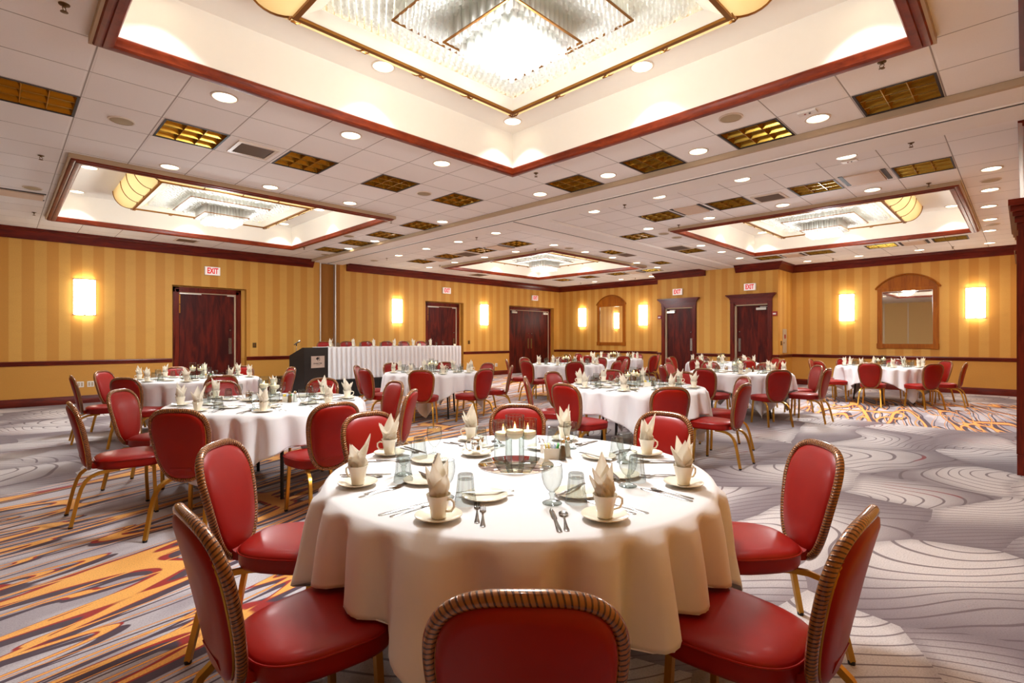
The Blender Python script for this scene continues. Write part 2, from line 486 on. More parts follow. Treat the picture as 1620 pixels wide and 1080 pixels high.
# ------------------------------------------------------------------ mesh builder
class MB:
    def __init__(s):
        s.v, s.f, s.uv, s.mi = [], [], [], []

    def add(s, verts, faces, uvs=None, mi=0):
        o = len(s.v)
        s.v += [tuple(v) for v in verts]
        for i, f in enumerate(faces):
            s.f.append(tuple(o + k for k in f))
            s.uv.append(uvs[i] if uvs else None)
            s.mi.append(mi)
        return s

    def box(s, c, d, rz=0.0, mi=0, M4=None):
        x, y, z = d[0] / 2, d[1] / 2, d[2] / 2
        vs = [Vector((sx * x, sy * y, sz * z)) for sz in (-1, 1) for sy in (-1, 1) for sx in (-1, 1)]
        R = M4 if M4 is not None else Matrix.Rotation(rz, 3, 'Z')
        vs = [R @ v + Vector(c) for v in vs]
        return s.add(vs, [(0, 2, 3, 1), (4, 5, 7, 6), (0, 1, 5, 4), (2, 6, 7, 3), (0, 4, 6, 2), (1, 3, 7, 5)], mi=mi)

    def lathe(s, prof, n=24, c=(0, 0, 0), cap0=True, cap1=True, mi=0, flute=0.0, nf=0):
        vs, fs = [], []
        for r, z in prof:
            for i in range(n):
                a = 2 * PI * i / n
                rr = r * (1 - flute * (.5 + .5 * math.cos(nf * a))) if flute else r
                vs.append((c[0] + rr * math.cos(a), c[1] + rr * math.sin(a), c[2] + z))
        m = len(prof)
        for j in range(m - 1):
            for i in range(n):
                k = (i + 1) % n
                fs.append((j * n + i, j * n + k, (j + 1) * n + k, (j + 1) * n + i))
        if cap0:
            fs.append(tuple(range(n - 1, -1, -1)))
        if cap1:
            fs.append(tuple((m - 1) * n + i for i in range(n)))
        return s.add(vs, fs, mi=mi)

    def tube(s, path, r, n=8, closed=False, radii=None, uvn=None, mi=0, sq=False, ridge=0.0, nr=0, tw=0.0, up=None):
        P = [Vector(p) for p in path]
        N = len(P)
        vs, fs, uvs = [], [], []
        ref = Vector(up) if up else None
        L = 0.0
        Ls = []
        for i in range(N):
            if closed:
                t = (P[(i + 1) % N] - P[i - 1])
            else:
                t = P[min(i + 1, N - 1)] - P[max(i - 1, 0)]
            t.normalize()
            if ref is None:
                ref = Vector((0, 0, 1)) if abs(t.z) < .9 else Vector((0, 1, 0))
            a = t.cross(ref)
            if a.length < 1e-4:
                a = t.cross(Vector((1, 0, 0)))
            a.normalize()
            b = a.cross(t).normalized()
            if not up:
                ref = b
            if i:
                L += (P[i] - P[i - 1]).length
            Ls.append(L)
            rr = radii[i] if radii else r
            for k in range(n):
                an = 2 * PI * (k + (.5 if sq else 0)) / n
                q = rr * (S2 if sq else 1)
                if ridge:
                    q *= 1 + ridge * math.cos(nr * (an + tw * L))
                vs.append(P[i] + a * math.cos(an) * q + b * math.sin(an) * q)
        M_ = N if closed else N - 1
        for i in range(M_):
            j = (i + 1) % N
            for k in range(n):
                k2 = (k + 1) % n
                fs.append((i * n + k, i * n + k2, j * n + k2, j * n + k))
                if uvn:
                    u0 = Ls[i] * uvn
                    u1 = (Ls[j] if j else Ls[-1] + (P[0] - P[-1]).length) * uvn
                    v0, v1 = k / n, (k + 1) / n
                    uvs.append([(u0, v0), (u0, v1), (u1, v1), (u1, v0)])
                else:
                    uvs.append(None)
        if not closed:
            fs.append(tuple(range(n - 1, -1, -1)))
            uvs.append(None)
            fs.append(tuple((N - 1) * n + k for k in range(n)))
            uvs.append(None)
        return s.add(vs, fs, uvs, mi)

    def sweep(s, path, prof, closed=False, mi=0, caps=True):
        """mouldings: path 2D (x,y); prof [(out, z)], out is to the left of travel"""
        P = [Vector((p[0], p[1])) for p in path]
        N, m = len(P), len(prof)
        vs, fs = [], []
        for i in range(N):
            d0 = (P[i] - P[i - 1]).normalized() if (closed or i) else None
            d1 = (P[(i + 1) % N] - P[i]).normalized() if (closed or i < N - 1) else None
            if d0 is None:
                d0 = d1
            if d1 is None:
                d1 = d0
            n0, n1 = Vector((-d0.y, d0.x)), Vector((-d1.y, d1.x))
            nn = (n0 + n1)
            nn = nn / max(nn.dot(n0), .2) if nn.length > 1e-5 else n0
            for o, z in prof:
                q = P[i] + nn * o
                vs.append((q.x, q.y, z))
        for i in range(N if closed else N - 1):
            j = (i + 1) % N
            for k in range(m):
                k2 = (k + 1) % m
                fs.append((i * m + k, j * m + k, j * m + k2, i * m + k2))
        if not closed and caps:
            fs.append(tuple(range(m)))
            fs.append(tuple((N - 1) * m + k for k in range(m - 1, -1, -1)))
        return s.add(vs, fs, mi=mi)

    def build(s, name, mat, parent=None, smooth=False, angle=40, loc=None, solid=0.0):
        me = bpy.data.meshes.new(name)
        me.from_pydata(s.v, [], s.f)
        if any(u for u in s.uv):
            ul = me.uv_layers.new(name='UVMap')
            li = 0
            for i, p in enumerate(me.polygons):
                u = s.uv[i]
                for k in range(p.loop_total):
                    if u and k < len(u):
                        ul.data[p.loop_start + k].uv = u[k]
        mats = mat if isinstance(mat, (list, tuple)) else [mat]
        for m_ in mats:
            me.materials.append(M[m_] if isinstance(m_, str) else m_)
        if len(mats) > 1:
            for i, p in enumerate(me.polygons):
                p.material_index = s.mi[i]
        if smooth:
            me.shade_smooth()
            me.set_sharp_from_angle(angle=math.radians(angle))
        me.update()
        o = bpy.data.objects.new(name, me)
        COL.objects.link(o)
        if parent:
            o.parent = parent
        if loc:
            o.location = loc
        if solid:
            md = o.modifiers.new('thickness', 'SOLIDIFY')
            md.thickness = solid
            md.offset = 0
        return o


def tag(o, label, cat, group=None):
    o['label'] = label
    o['category'] = cat
    if group:
        o['group'] = group
    return o


def thing(name, label, cat, loc=(0, 0, 0), rz=0.0, group=None):
    o = bpy.data.objects.new(name, None)
    o.empty_display_size = .1
    COL.objects.link(o)
    o.location = loc
    o.rotation_euler = (0, 0, rz)
    return tag(o, label, cat, group)


def struct(o):
    o['kind'] = 'structure'
    return o


def dup(root, loc, rz, label, group=None):
    kids = list(root.children)
    c = root.copy()
    COL.objects.link(c)
    c.location = loc
    c.rotation_euler = (0, 0, rz)
    c['label'] = label
    if group:
        c['group'] = group
    for k in kids:
        k2 = k.copy()
        COL.objects.link(k2)
        k2.parent = c
        for g in k.children:
            g2 = g.copy()
            COL.objects.link(g2)
            g2.parent = k2
    return c


class Stock:
    """first call places the prototype itself, later calls copy it"""
    def __init__(s, root):
        s.root, s.used = root, False

    def place(s, loc, rz, label, group=None):
        if not s.used:
            s.used = True
            s.root.location = loc
            s.root.rotation_euler = (0, 0, rz)
            s.root['label'] = label
            if group:
                s.root['group'] = group
            return s.root
        return dup(s.root, loc, rz, label, group)


def rd(r, d):
    """camera right/depth metres on the plan -> room coordinates"""
    return ((d + r) / S2, (d - r) / S2)


# ------------------------------------------------------------------ room shell
def rect_wall(mb, axis, const, u0, u1, z0, z1, holes, flip=False):
    us = sorted({u0, u1} | {h[0] for h in holes} | {h[1] for h in holes})
    zs = sorted({z0, z1} | {h[2] for h in holes} | {h[3] for h in holes})
    for a, b in zip(us, us[1:]):
        for c, d in zip(zs, zs[1:]):
            mu, mz = (a + b) / 2, (c + d) / 2
            if any(h[0] < mu < h[1] and h[2] < mz < h[3] for h in holes):
                continue
            q = [(a, c), (b, c), (b, d), (a, d)]
            vs = [(u, const, z) if axis == 'x' else (const, u, z) for u, z in q]
            mb.add(vs, [(0, 1, 2, 3) if flip else (3, 2, 1, 0)])


# floor
fl = MB()
fl.add([(XB, YR - .3, 0), (XF, YR - .3, 0), (XF, YL + .4, 0), (XB, YL + .4, 0)], [(0, 1, 2, 3)])
fl.add([(XB, YR - .3, -.1), (XF, YR - .3, -.1), (XF, YL + .4, -.1), (XB, YL + .4, -.1)], [(3, 2, 1, 0)])
struct(fl.build('floor', 'carpet'))

# gold louvred fittings: positions (openings are cut in the tiles)
TROFF = [
    ('between near and left trays', [(.22, 6.40), (1.47, 6.40), (2.71, 6.40), (3.93, 6.39), (5.15, 6.40)]),
    ('beyond the left tray', [(5.80, 8.33), (5.80, 9.63), (5.80, 10.9), (5.80, 12.17)]),
    ('past the track, left half', [(8.49, 8.36), (8.49, 9.63), (8.49, 10.91), (8.49, 12.18)]),
    ('right of the near tray', [(5.79, .82), (5.79, 2.06), (5.79, 3.30), (5.79, 4.54)]),
    ('at the near edge of the right tray', [(8.45, .93), (8.45, 2.17), (8.45, 3.41), (8.45, 4.65)]),
    ('above the large mirror wall', [(14.82, 1.17), (14.82, 2.42), (14.82, 3.72), (14.82, 4.95)]),
    ('beside the second folding wall track', [(9.74, 5.90), (12.25, 5.95), (11.03, 7.35), (13.57, 7.38)]),
    ('beyond the small far tray', [(14.83, 8.53), (14.84, 9.79), (14.85, 11.02), (14.94, 12.25)]),
]

# ceiling with four tray openings
cl = MB()
xs = sorted({XB, XF, 6.62, 14.5} | {v for t_ in TRAYS for v in t_[:2]})
ys = sorted({YR, YL, 6.64} | {v for t_ in TRAYS for v in t_[2:]})
xs = sorted(set(xs) | {round(x + s_ * .3, 4) for _, p_ in TROFF for x, y in p_ for s_ in (-1, 1)})
ys = sorted(set(ys) | {round(y + s_ * .3, 4) for _, p_ in TROFF for x, y in p_ for s_ in (-1, 1)})
TRP = [q_ for _, p_ in TROFF for q_ in p_]
for a, b in zip(xs, xs[1:]):
    for c, d in zip(ys, ys[1:]):
        mx_, my_ = (a + b) / 2, (c + d) / 2
        if any(abs(mx_ - q_[0]) < .3 and abs(my_ - q_[1]) < .3 for q_ in TRP):
            continue
        if any(t_[0] < mx_ < t_[1] and t_[2] < my_ < t_[3] for t_ in TRAYS):
            continue
        if mx_ < 6.62:
            X0, sx, Y0, sy = .52, .62, .51, .62
        elif my_ < 6.64:
            X0, sx, Y0, sy = 8.14, .62, .62, .62
        else:
            X0, sx, Y0, sy = 8.14, .62, 8.05, .635
        q = [(a, c), (a, d), (b, d), (b, c)]
        uv = [((x - X0) / sx + 40, (y - Y0) / sy + 40) for x, y in q]
        cl.add([(x, y, ZC) for x, y in q], [(0, 1, 2, 3)], [uv])
for t_ in TRAYS:
    x0, x1, y0, y1 = t_
    cn = [(x0, y0), (x1, y0), (x1, y1), (x0, y1)]
    for i in range(4):
        p, q = cn[i], cn[(i + 1) % 4]
        cl.add([(p[0], p[1], ZC - .05), (q[0], q[1], ZC - .05), (q[0], q[1], ZT), (p[0], p[1], ZT)], [(0, 1, 2, 3)], mi=1)
    cl.add([(x, y, ZT) for x, y in cn], [(3, 2, 1, 0)], mi=1)
cl.add([(XB, YR, 4.4), (XF, YR, 4.4), (XF, YL, 4.4), (XB, YL, 4.4)], [(0, 1, 2, 3)], mi=1)
struct(cl.build('ceiling', ['tiles', 'tray']))

# dropped bands with the folding wall tracks
tr1 = MB()
tr1.box(((6.15 + 7.08) / 2, (YR + YL) / 2, ZC - .025), (.93, YL - YR, .05))
struct(tr1.build('trim_1', 'gyp'))
sl = MB()
sl.box((6.62, (YR + YL) / 2, ZC - .052), (.045, YL - YR, .006), mi=0)
sl.box((6.585, (YR + YL) / 2, ZC - .054), (.02, YL - YR, .012), mi=1)
sl.box((6.655, (YR + YL) / 2, ZC - .054), (.02, YL - YR, .012), mi=1)
struct(sl.build('trim_2', ['slot', 'gyp']))
tr2 = MB()
tr2.box(((7.08 + XJ) / 2, 6.66, ZC - .025), (XJ - 7.08, .9, .05))
struct(tr2.build('trim_3', 'gyp'))
sl = MB()
sl.box(((6.64 + XJ) / 2, 6.66, ZC - .052), (XJ - 6.64, .045, .006), mi=0)
sl.box(((6.66 + XJ) / 2, 6.625, ZC - .054), (XJ - 6.66, .02, .012), mi=1)
sl.box(((6.66 + XJ) / 2, 6.695, ZC - .054), (XJ - 6.66, .02, .012), mi=1)
struct(sl.build('trim_4', ['slot', 'gyp']))
# beige edge strip of the near band
sl = MB()
sl.box((6.13, (YR + YL) / 2, ZC - .03), (.05, YL - YR, .06))
struct(sl.build('trim_5', 'beige'))
# tray rings: beige box border + cherry moulding
for i, t_ in enumerate(TRAYS):
    x0, x1, y0, y1 = t_
    path = [(x0, y0), (x1, y0), (x1, y1), (x0, y1)]
    # left of travel for this order is inwards -> use negative 'out' for outwards
    bb = MB()
    bb.sweep(path, [(-.125, ZC - .001), (-.125, ZC - .055), (-.05, ZC - .055), (-.05, ZC - .001)], closed=True)
    struct(bb.build('trim_%d' % (6 + 2 * i), 'beige'))
    fr = MB()
    prof = [(-.095, ZC - .04), (-.105, ZC - .055), (-.095, ZC - .068), (-.075, ZC - .075), (-.055, ZC - .072), (-.05, ZC - .085),
            (-.02, ZC - .09), (.002, ZC - .085), (.012, ZC - .07), (.012, ZC - .045), (.02, ZC - .03), (.02, ZC - .005), (.0, ZC + .01), (-.02, ZC - .03)]
    fr.sweep(path, prof, closed=True)
    struct(fr.build('trim_%d' % (7 + 2 * i), 'woodtray', smooth=True, angle=30))

# walls
DL = [(2.85, 4.47, 2.63), (10.02, 11.65, 2.63), (13.93, 16.6, 2.66)]     # left wall recesses
DJ = [(5.17, 6.335, 2.42), (7.45, 8.63, 2.42)]                            # cased doors in the jut
wl = MB()
holes = [(a, b, 0, z) for a, b, z in DL] + [(6.42, 6.86, 0, ZC - .06)]
rect_wall(wl, 'x', YL, XB, XF, 0, 4.4, holes)
for a, b, z in DL:
    dpt = .16
    wl.add([(a, YL, 0), (a, YL + dpt, 0), (a, YL + dpt, z), (a, YL, z)], [(0, 1, 2, 3)])
    wl.add([(b, YL, 0), (b, YL + dpt, 0), (b, YL + dpt, z), (b, YL, z)], [(3, 2, 1, 0)])
    wl.add([(a, YL, z), (a, YL + dpt, z), (b, YL + dpt, z), (b, YL, z)], [(0, 1, 2, 3)])
    wl.add([(a, YL + dpt, 0), (b, YL + dpt, 0), (b, YL + dpt, z), (a, YL + dpt, z)], [(3, 2, 1, 0)])
struct(wl.build('wall_left', 'wallpaper'))
pk = MB()
pk.box((6.64, YL + .11, 1.76), (.44, .02, 3.52), mi=0)
pk.box((6.41, YL + .03, 1.76), (.035, .10, 3.52), mi=1)
pk.box((6.86, YL + .03, 1.76), (.035, .10, 3.52), mi=1)
pk.box((6.95, YL - .004, 1.76), (.10, .01, 3.52), mi=1 if False else 0)
pk.box((6.64, YL + .03, 3.52), (.5, .12, .03), mi=1)
struct(pk.build('trim_14', ['pocket', 'alu']))

wf = MB()
rect_wall(wf, 'y', XF, YR, YJ0, 0, 4.4, [])
rect_wall(wf, 'y', XF, YJ1, YL, 0, 4.4, [])
rect_wall(wf, 'y', XJ, YJ0, YJ1, 0, 4.4, [(a, b, 0, z) for a, b, z in DJ])
rect_wall(wf, 'x', YJ0, XJ, XF, 0, 4.4, [])
rect_wall(wf, 'x', YJ1, XJ, XF, 0, 4.4, [])
struct(wf.build('wall_far', 'wallpaper'))
wr = MB()
rect_wall(wr, 'x', YR, XB, XF, 0, 4.4, [])
struct(wr.build('wall_right', 'wallpaper'))
wb = MB()
rect_wall(wb, 'y', XB, YR, YL, 0, 4.4, [])
y = YR + .4
while y < YL:
    wb.box((XB + .01, y, 1.78), (.02, .03, 3.5), mi=1)
    y += 1.21
struct(wb.build('wall_back', ['panelwall', 'alu']))


def crown_prof(out, zt):
    return [(0, zt), (0, zt - .215), (.02, zt - .22), (.03, zt - .195), (.045, zt - .18), (.07, zt - .13),
            (.105, zt - .075), (.13, zt - .06), (.13, zt - .03), (.15, zt - .02), (.15, zt)]


RAIL = [(0, .815), (0, .91), (.045, .905), (.05, .885), (.03, .872), (.028, .845), (.018, .835), (.015, .815)]
BASE = [(0, 0), (0, .165), (.012, .165), (.02, .145), (.022, 0)]
# inward normals: travel so the room is on the left
segsL = [[(XB, YL), (6.2, YL)][::-1], [(7.2, YL), (XF, YL)][::-1]]
far_path1 = [(XF, YR), (XF, YJ0), (XJ, YJ0), (XJ, 6.2)]
far_path2 = [(XJ, 7.13), (XJ, YJ1), (XF, YJ1), (XF, YL)]
cw = MB()
cp = crown_prof(0, ZC)
cw.sweep([(6.2, YL), (XB, YL)], cp)
cw.sweep([(XJ, 7.13), (XJ, YJ1), (XF, YJ1), (XF, YL), (7.2, YL)], cp)
cw.sweep([(XF, YR), (XF, YJ0), (XJ, YJ0), (XJ, 6.2)], cp)
cr2 = [(o + 0, z) for o, z in cp]
cw.sweep([(XB, YR), (5.9, YR)], [(o * 1.55, z) for o, z in cp])
cw.sweep([(7.3, YR), (XF, YR)], [(o * 1.7, z) for o, z in cp])
struct(cw.build('trim_15', 'wood_x', smooth=True, angle=25))
rl = MB()
for prof, mbn in ((RAIL, 'trim_16'), (BASE, 'baseboard_left')):
    mb = MB()
    for a, b in ((XB, 2.85), (4.47, 6.38), (7.02, 10.02), (11.65, 13.93), (16.6, XF)):
        mb.sweep([(b, YL), (a, YL)], prof)
    struct(mb.build(mbn, 'wood_x', smooth=True, angle=30))
for prof, mbn in ((RAIL, 'trim_17'), (BASE, 'baseboard_far')):
    mb = MB()
    mb.sweep([(XF, YR), (XF, YJ0), (XJ, YJ0), (XJ, 5.17 - .02)], prof)
    mb.sweep([(XJ, 6.335 + .02), (XJ, 7.45 - .02)], prof)
    mb.sweep([(XJ, 8.63 + .02), (XJ, YJ1), (XF, YJ1), (XF, YL)], prof)
    struct(mb.build(mbn, 'wood_x', smooth=True, angle=30))
mb = MB()
mb.sweep([(XB, YR), (6.4, YR)], BASE)
mb.sweep([(9.2, YR), (XF, YR)], BASE)
struct(mb.build('baseboard_right', 'wood_x'))


# ------------------------------------------------------------------ doors
def slab(mb, a, b, y0, y1, z0, z1, axis='x', mi=0):
    if axis == 'x':
        mb.box(((a + b) / 2, (y0 + y1) / 2, (z0 + z1) / 2), (abs(b - a), abs(y1 - y0), z1 - z0), mi=mi)
    else:
        mb.box(((y0 + y1) / 2, (a + b) / 2, (z0 + z1) / 2), (abs(y1 - y0), abs(b - a), z1 - z0), mi=mi)


def closer(mb, x, y, z, axis, sgn, mi=0):
    slab(mb, x - .14, x + .14, y, y + sgn * .06, z - .035, z + .03, axis, mi)
    slab(mb, x - .18 * 1, x + .02, y + sgn * .07, y + sgn * .085, z + .045, z + .06, axis, mi)


def left_door(n, a, b, z, leaves, hinge_left=True):
    root = bpy.data.objects.new('door_%d' % n, None)
    COL.objects.link(root)
    struct(root)
    fy = YL + .155
    fm = MB()
    jl, jr = a + .04, b - .10
    slab(fm, jl, jl + .12, fy, fy - .05, 0, z - .03)
    slab(fm, jr - .12, jr, fy, fy - .05, 0, z - .03)
    slab(fm, jl, jr, fy, fy - .05, z - .15, z - .03)
    slab(fm, jl + .03, jl + .05, fy - .05, fy - .065, 0, z - .06)
    slab(fm, jr - .05, jr - .03, fy - .05, fy - .065, 0, z - .06)
    slab(fm, jl + .03, jr - .03, fy - .05, fy - .065, z - .08, z - .06)
    fm.build('door_frame', 'wood', root)
    il, ir, iz = jl + .12, jr - .12, z - .15
    stp = MB()
    slab(stp, ir - .035, ir, fy, fy - .04, 0, iz)
    slab(stp, il, ir, fy, fy - .035, iz - .02, iz)
    stp.build('door_stop', 'beige', root)
    il2, ir2 = il + .004, ir - .038
    wdt = (ir2 - il2) / leaves
    for k in range(leaves):
        l0, l1 = il2 + k * wdt + .003, il2 + (k + 1) * wdt - .003
        lf = MB()
        slab(lf, l0, l1, fy, fy - .035, .01, iz - .022)
        lo = lf.build('door_leaf', 'door', root)
        px = l1 - .09 if (leaves == 1 or k == 0) else l0 + .09
        pp = MB()
        slab(pp, px - .035, px + .035, fy - .035, fy - .043, .98, 1.38)
        pp.build('push_plate', 'steel', lo)
        kn = MB()
        kn.lathe([(.022, 0), (.022, .02), (.015, .028)], 12)
        ko = kn.build('deadbolt', 'steel', lo, smooth=True)
        ko.rotation_euler = (PI / 2, 0, 0)
        ko.location = (px, fy - .036, 1.58)
        if leaves == 2:
            cm = MB()
            closer(cm, l0 + .2 if k == 0 else l1 - .2, fy - .035, iz - .1, 'x', -1)
            cm.build('door_closer', 'alu', lo)
        else:
            hm = MB()
            slab(hm, l0 - .006, l0 + .02, fy - .035, fy - .045, iz - .28, iz - .06)
            slab(hm, l0 - .006, l0 + .02, fy - .035, fy - .045, iz - .5, iz - .3)
            hm.build('hinge', 'brass', lo)
            cm = MB()
            slab(cm, l0, l0 + .46, fy - .035, fy - .05, iz - .045, iz - .02)
            slab(cm, l1 - .16, l1, fy - .035, fy - .05, iz - .05, iz - .02)
            cm.build('door_closer', 'alu', lo)


left_door(1, *DL[0], 1)
left_door(2, *DL[1], 1)
left_door(3, *DL[2], 2)


def cased_door(n, a, b, z, x, latch_low):
    """door in the projecting wall, casing with a stepped cornice"""
    root = bpy.data.objects.new('door_%d' % n, None)
    COL.objects.link(root)
    struct(root)
    cs = MB()
    for (p, q) in ((a - .02, a + .11), (b - .11, b + .02)):
        slab(cs, p, q, x + .12, x - .03, 0, z + .02, 'y')
        slab(cs, p + .02, q - .02, x - .03, x - .045, 0, z + .02, 'y')
    slab(cs, a + .09, b - .09, x + .12, x - .03, z - .03, z + .02, 'y')
    cs.build('door_casing', 'wood', root)
    hd = MB()
    slab(hd, a - .02, b + .02, x + .02, x - .04, z + .02, z + .12, 'y')
    steps = [(.03, .05, .02), (.045, .065, .035), (.07, .09, .03), (.10, .11, .03), (.13, .13, .035)]
    zz = z + .12
    for e, o, hh in steps:
        slab(hd, a - e, b + e, x + .02, x - o, zz, zz + hh, 'y')
        zz += hh
    hd.build('cornice', 'wood_x', root)
    st = MB()
    slab(st, b - .15, b - .11, x + .10, x - .0, 0, z - .03, 'y')
    slab(st, a + .11, b - .11, x + .10, x - .0, z - .065, z - .03, 'y')
    st.build('door_stop', 'beige', root)
    lf = MB()
    slab(lf, a + .112, b - .152, x + .10, x + .065, .01, z - .067, 'y')
    lo = lf.build('door_leaf', 'door', root)
    y_ = a + .19 if not latch_low else b - .23
    pp = MB()
    slab(pp, y_ - .035, y_ + .035, x + .065, x + .055, .98, 1.38, 'y')
    pp.build('push_plate', 'steel', lo)
    kn = MB()
    kn.lathe([(.022, 0), (.022, .02), (.015, .028)], 12)
    ko = kn.build('deadbolt', 'steel', lo, smooth=True)
    ko.rotation_euler = (0, -PI / 2, 0)
    ko.location = (x + .064, y_, 1.58)
    cm = MB()
    cy = b - .30 if not latch_low else a + .30
    closer(cm, cy, x + .065, z - .17, 'y', -1)
    cm.build('door_closer', 'alu', lo)


cased_door(4, 7.45, 8.63, 2.42, XJ, False)
cased_door(5, 5.17, 6.335, 2.42, XJ, True)
# right-hand wall: two deep mahogany door surrounds seen edge-on
for n, x0, x1 in ((6, 7.0, 9.0), (7, 10.6, 12.6)):
    root = bpy.data.objects.new('door_%d' % n, None)
    COL.objects.link(root)
    struct(root)
    cs = MB()
    for p in (x0 + .35, x1 - .35):
        slab(cs, p - .14, p + .14, YR, YR + .25, 0, 2.45)
        slab(cs, p - .10, p + .10, YR + .25, YR + .262, .2, 2.4)
        slab(cs, p - .16, p + .16, YR, YR + .258, 0, .2)
    cs.build('door_casing', 'wood', root)
    hd = MB()
    for (e, o, z0, z1) in ((.14, .26, 2.45, 2.52), (.18, .275, 2.52, 2.58), (.22, .29, 2.58, 2.62), (.27, .305, 2.62, 2.67), (.34, .32, 2.67, 2.73)):
        slab(hd, x0 + .35 - e, x1 - .35 + e, YR, YR + o, z0, z1)
    hd.build('cornice', 'wood_x', root)
    lf = MB()
    slab(lf, x0 + .49, (x0 + x1) / 2 - .003, YR, YR + .05, .01, 2.45)
    slab(lf, (x0 + x1) / 2 + .003, x1 - .49, YR, YR + .05, .01, 2.45)
    lf.build('door_leaf', 'door', root)

# ------------------------------------------------------------------ text helper
def text_obj(s, size, mat, parent, loc, rot, ext=.002, name='lettering', sx=1.0, bold=0.0, spacing=1.0):
    cu = bpy.data.curves.new(name, 'FONT')
    cu.body = s
    cu.size = size
    cu.extrude = ext
    cu.offset = bold
    cu.align_x = 'CENTER'
    cu.align_y = 'CENTER'
    cu.space_character = spacing
    tmp = bpy.data.objects.new(name, cu)
    COL.objects.link(tmp)
    dg = bpy.context.evaluated_depsgraph_get()
    dg.update()
    me = bpy.data.meshes.new_from_object(tmp.evaluated_get(dg))
    COL.objects.unlink(tmp)
    bpy.data.objects.remove(tmp)
    for v in me.vertices:
        v.co.x *= sx
    me.materials.clear()
    me.materials.append(M[mat])
    me.name = name
    o = bpy.data.objects.new(name, me)
    COL.objects.link(o)
    o.parent = parent
    o.location = loc
    o.rotation_euler = rot
    return o


# wall fittings: local frame = origin on the wall, -Y out of the wall
def on_left(x):
    return (x, YL), 0.0


def on_far(y, x=XF):
    return (x, y), -PI / 2


def make_exit():
    t = thing('exit_sign', '', 'sign', group='exit signs above the doors')
    b = MB()
    b.box((0, -.03, 0), (.335, .06, .205))
    b.build('housing', 'white', t)
    f = MB()
    f.box((0, -.0615, 0), (.32, .003, .19))
    f.build('sign_face', 'exit_face', t)
    text_obj('EXIT', .19, 'exit_red', t, (0, -.0665, -.002), (PI / 2, 0, 0), .0015, sx=.62, bold=.006)
    return Stock(t)


ex = make_exit()
for (xy, rz), z, lb in ((on_left(3.68), 3.02, 'white EXIT sign with red letters above the single door nearest the lectern'),
                        (on_left(10.87), 3.02, 'small white EXIT sign above the single door behind the head table'),
                        (on_left(15.36), 3.02, 'small white EXIT sign above the wide double doors'),
                        (on_far(8.06, XJ), 2.9, 'white EXIT sign above the left of the two corniced doors'),
                        (on_far(5.77, XJ), 2.9, 'white EXIT sign above the right of the two corniced doors')):
    ex.place((xy[0], xy[1], z), rz, lb)


def make_sconce():
    t = thing('wall_sconce', '', 'wall light', group='lit wall sconces')
    n = 20
    sh = MB()
    W, D, H = .18, .11, .74
    vs, fs = [], []
    for j in (0, 1):
        for i in range(n + 1):
            a = PI * i / n
            vs.append((-W * math.cos(a), -.015 - D * math.sin(a), (-.5 + j) * H))
    for i in range(n):
        fs.append((i, i + 1, n + 2 + i, n + 1 + i))
    sh.add(vs, fs)
    sh.build('lamp_shade', 'sconce', t, smooth=True)
    r = MB()
    for z in (-.375, .375):
        vs, fs = [], []
        for dz in (-.008, .008):
            for i in range(n + 1):
                a = PI * i / n
                vs.append((-(W + .006) * math.cos(a), -.012 - (D + .006) * math.sin(a), z + dz))
        for i in range(n):
            fs.append((i, i + 1, n + 2 + i, n + 1 + i))
        r.add(vs, fs)
        r.box((0, -.06, z), (.02, .12, .01))
    r.build('metal_rim', 'darkmetal', t)
    b = MB()
    b.box((0, -.006, 0), (.37, .012, .77))
    b.build('back_plate', 'alu', t)
    return Stock(t)


sc = make_sconce()
for (xy, rz), lb in ((on_left(1.27), 'large lit curved sconce on the left wall near the left edge'),
                     (on_left(8.92), 'lit sconce on the left wall above the skirted head table'),
                     (on_left(12.62), 'lit sconce between the single door and the double doors'),
                     (on_far(12.88), 'lit sconce left of the small arched mirror'),
                     (on_far(10.06), 'lit sconce right of the small arched mirror'),
                     (on_far(3.57), 'lit sconce left of the large arched mirror'),
                     (on_far(.865), 'lit sconce right of the large arched mirror, nearest the right edge')):
    sc.place((xy[0], xy[1], 2.245), rz, lb)
    for dz, rr in ((.42, 0), (-.42, PI)):
        pass


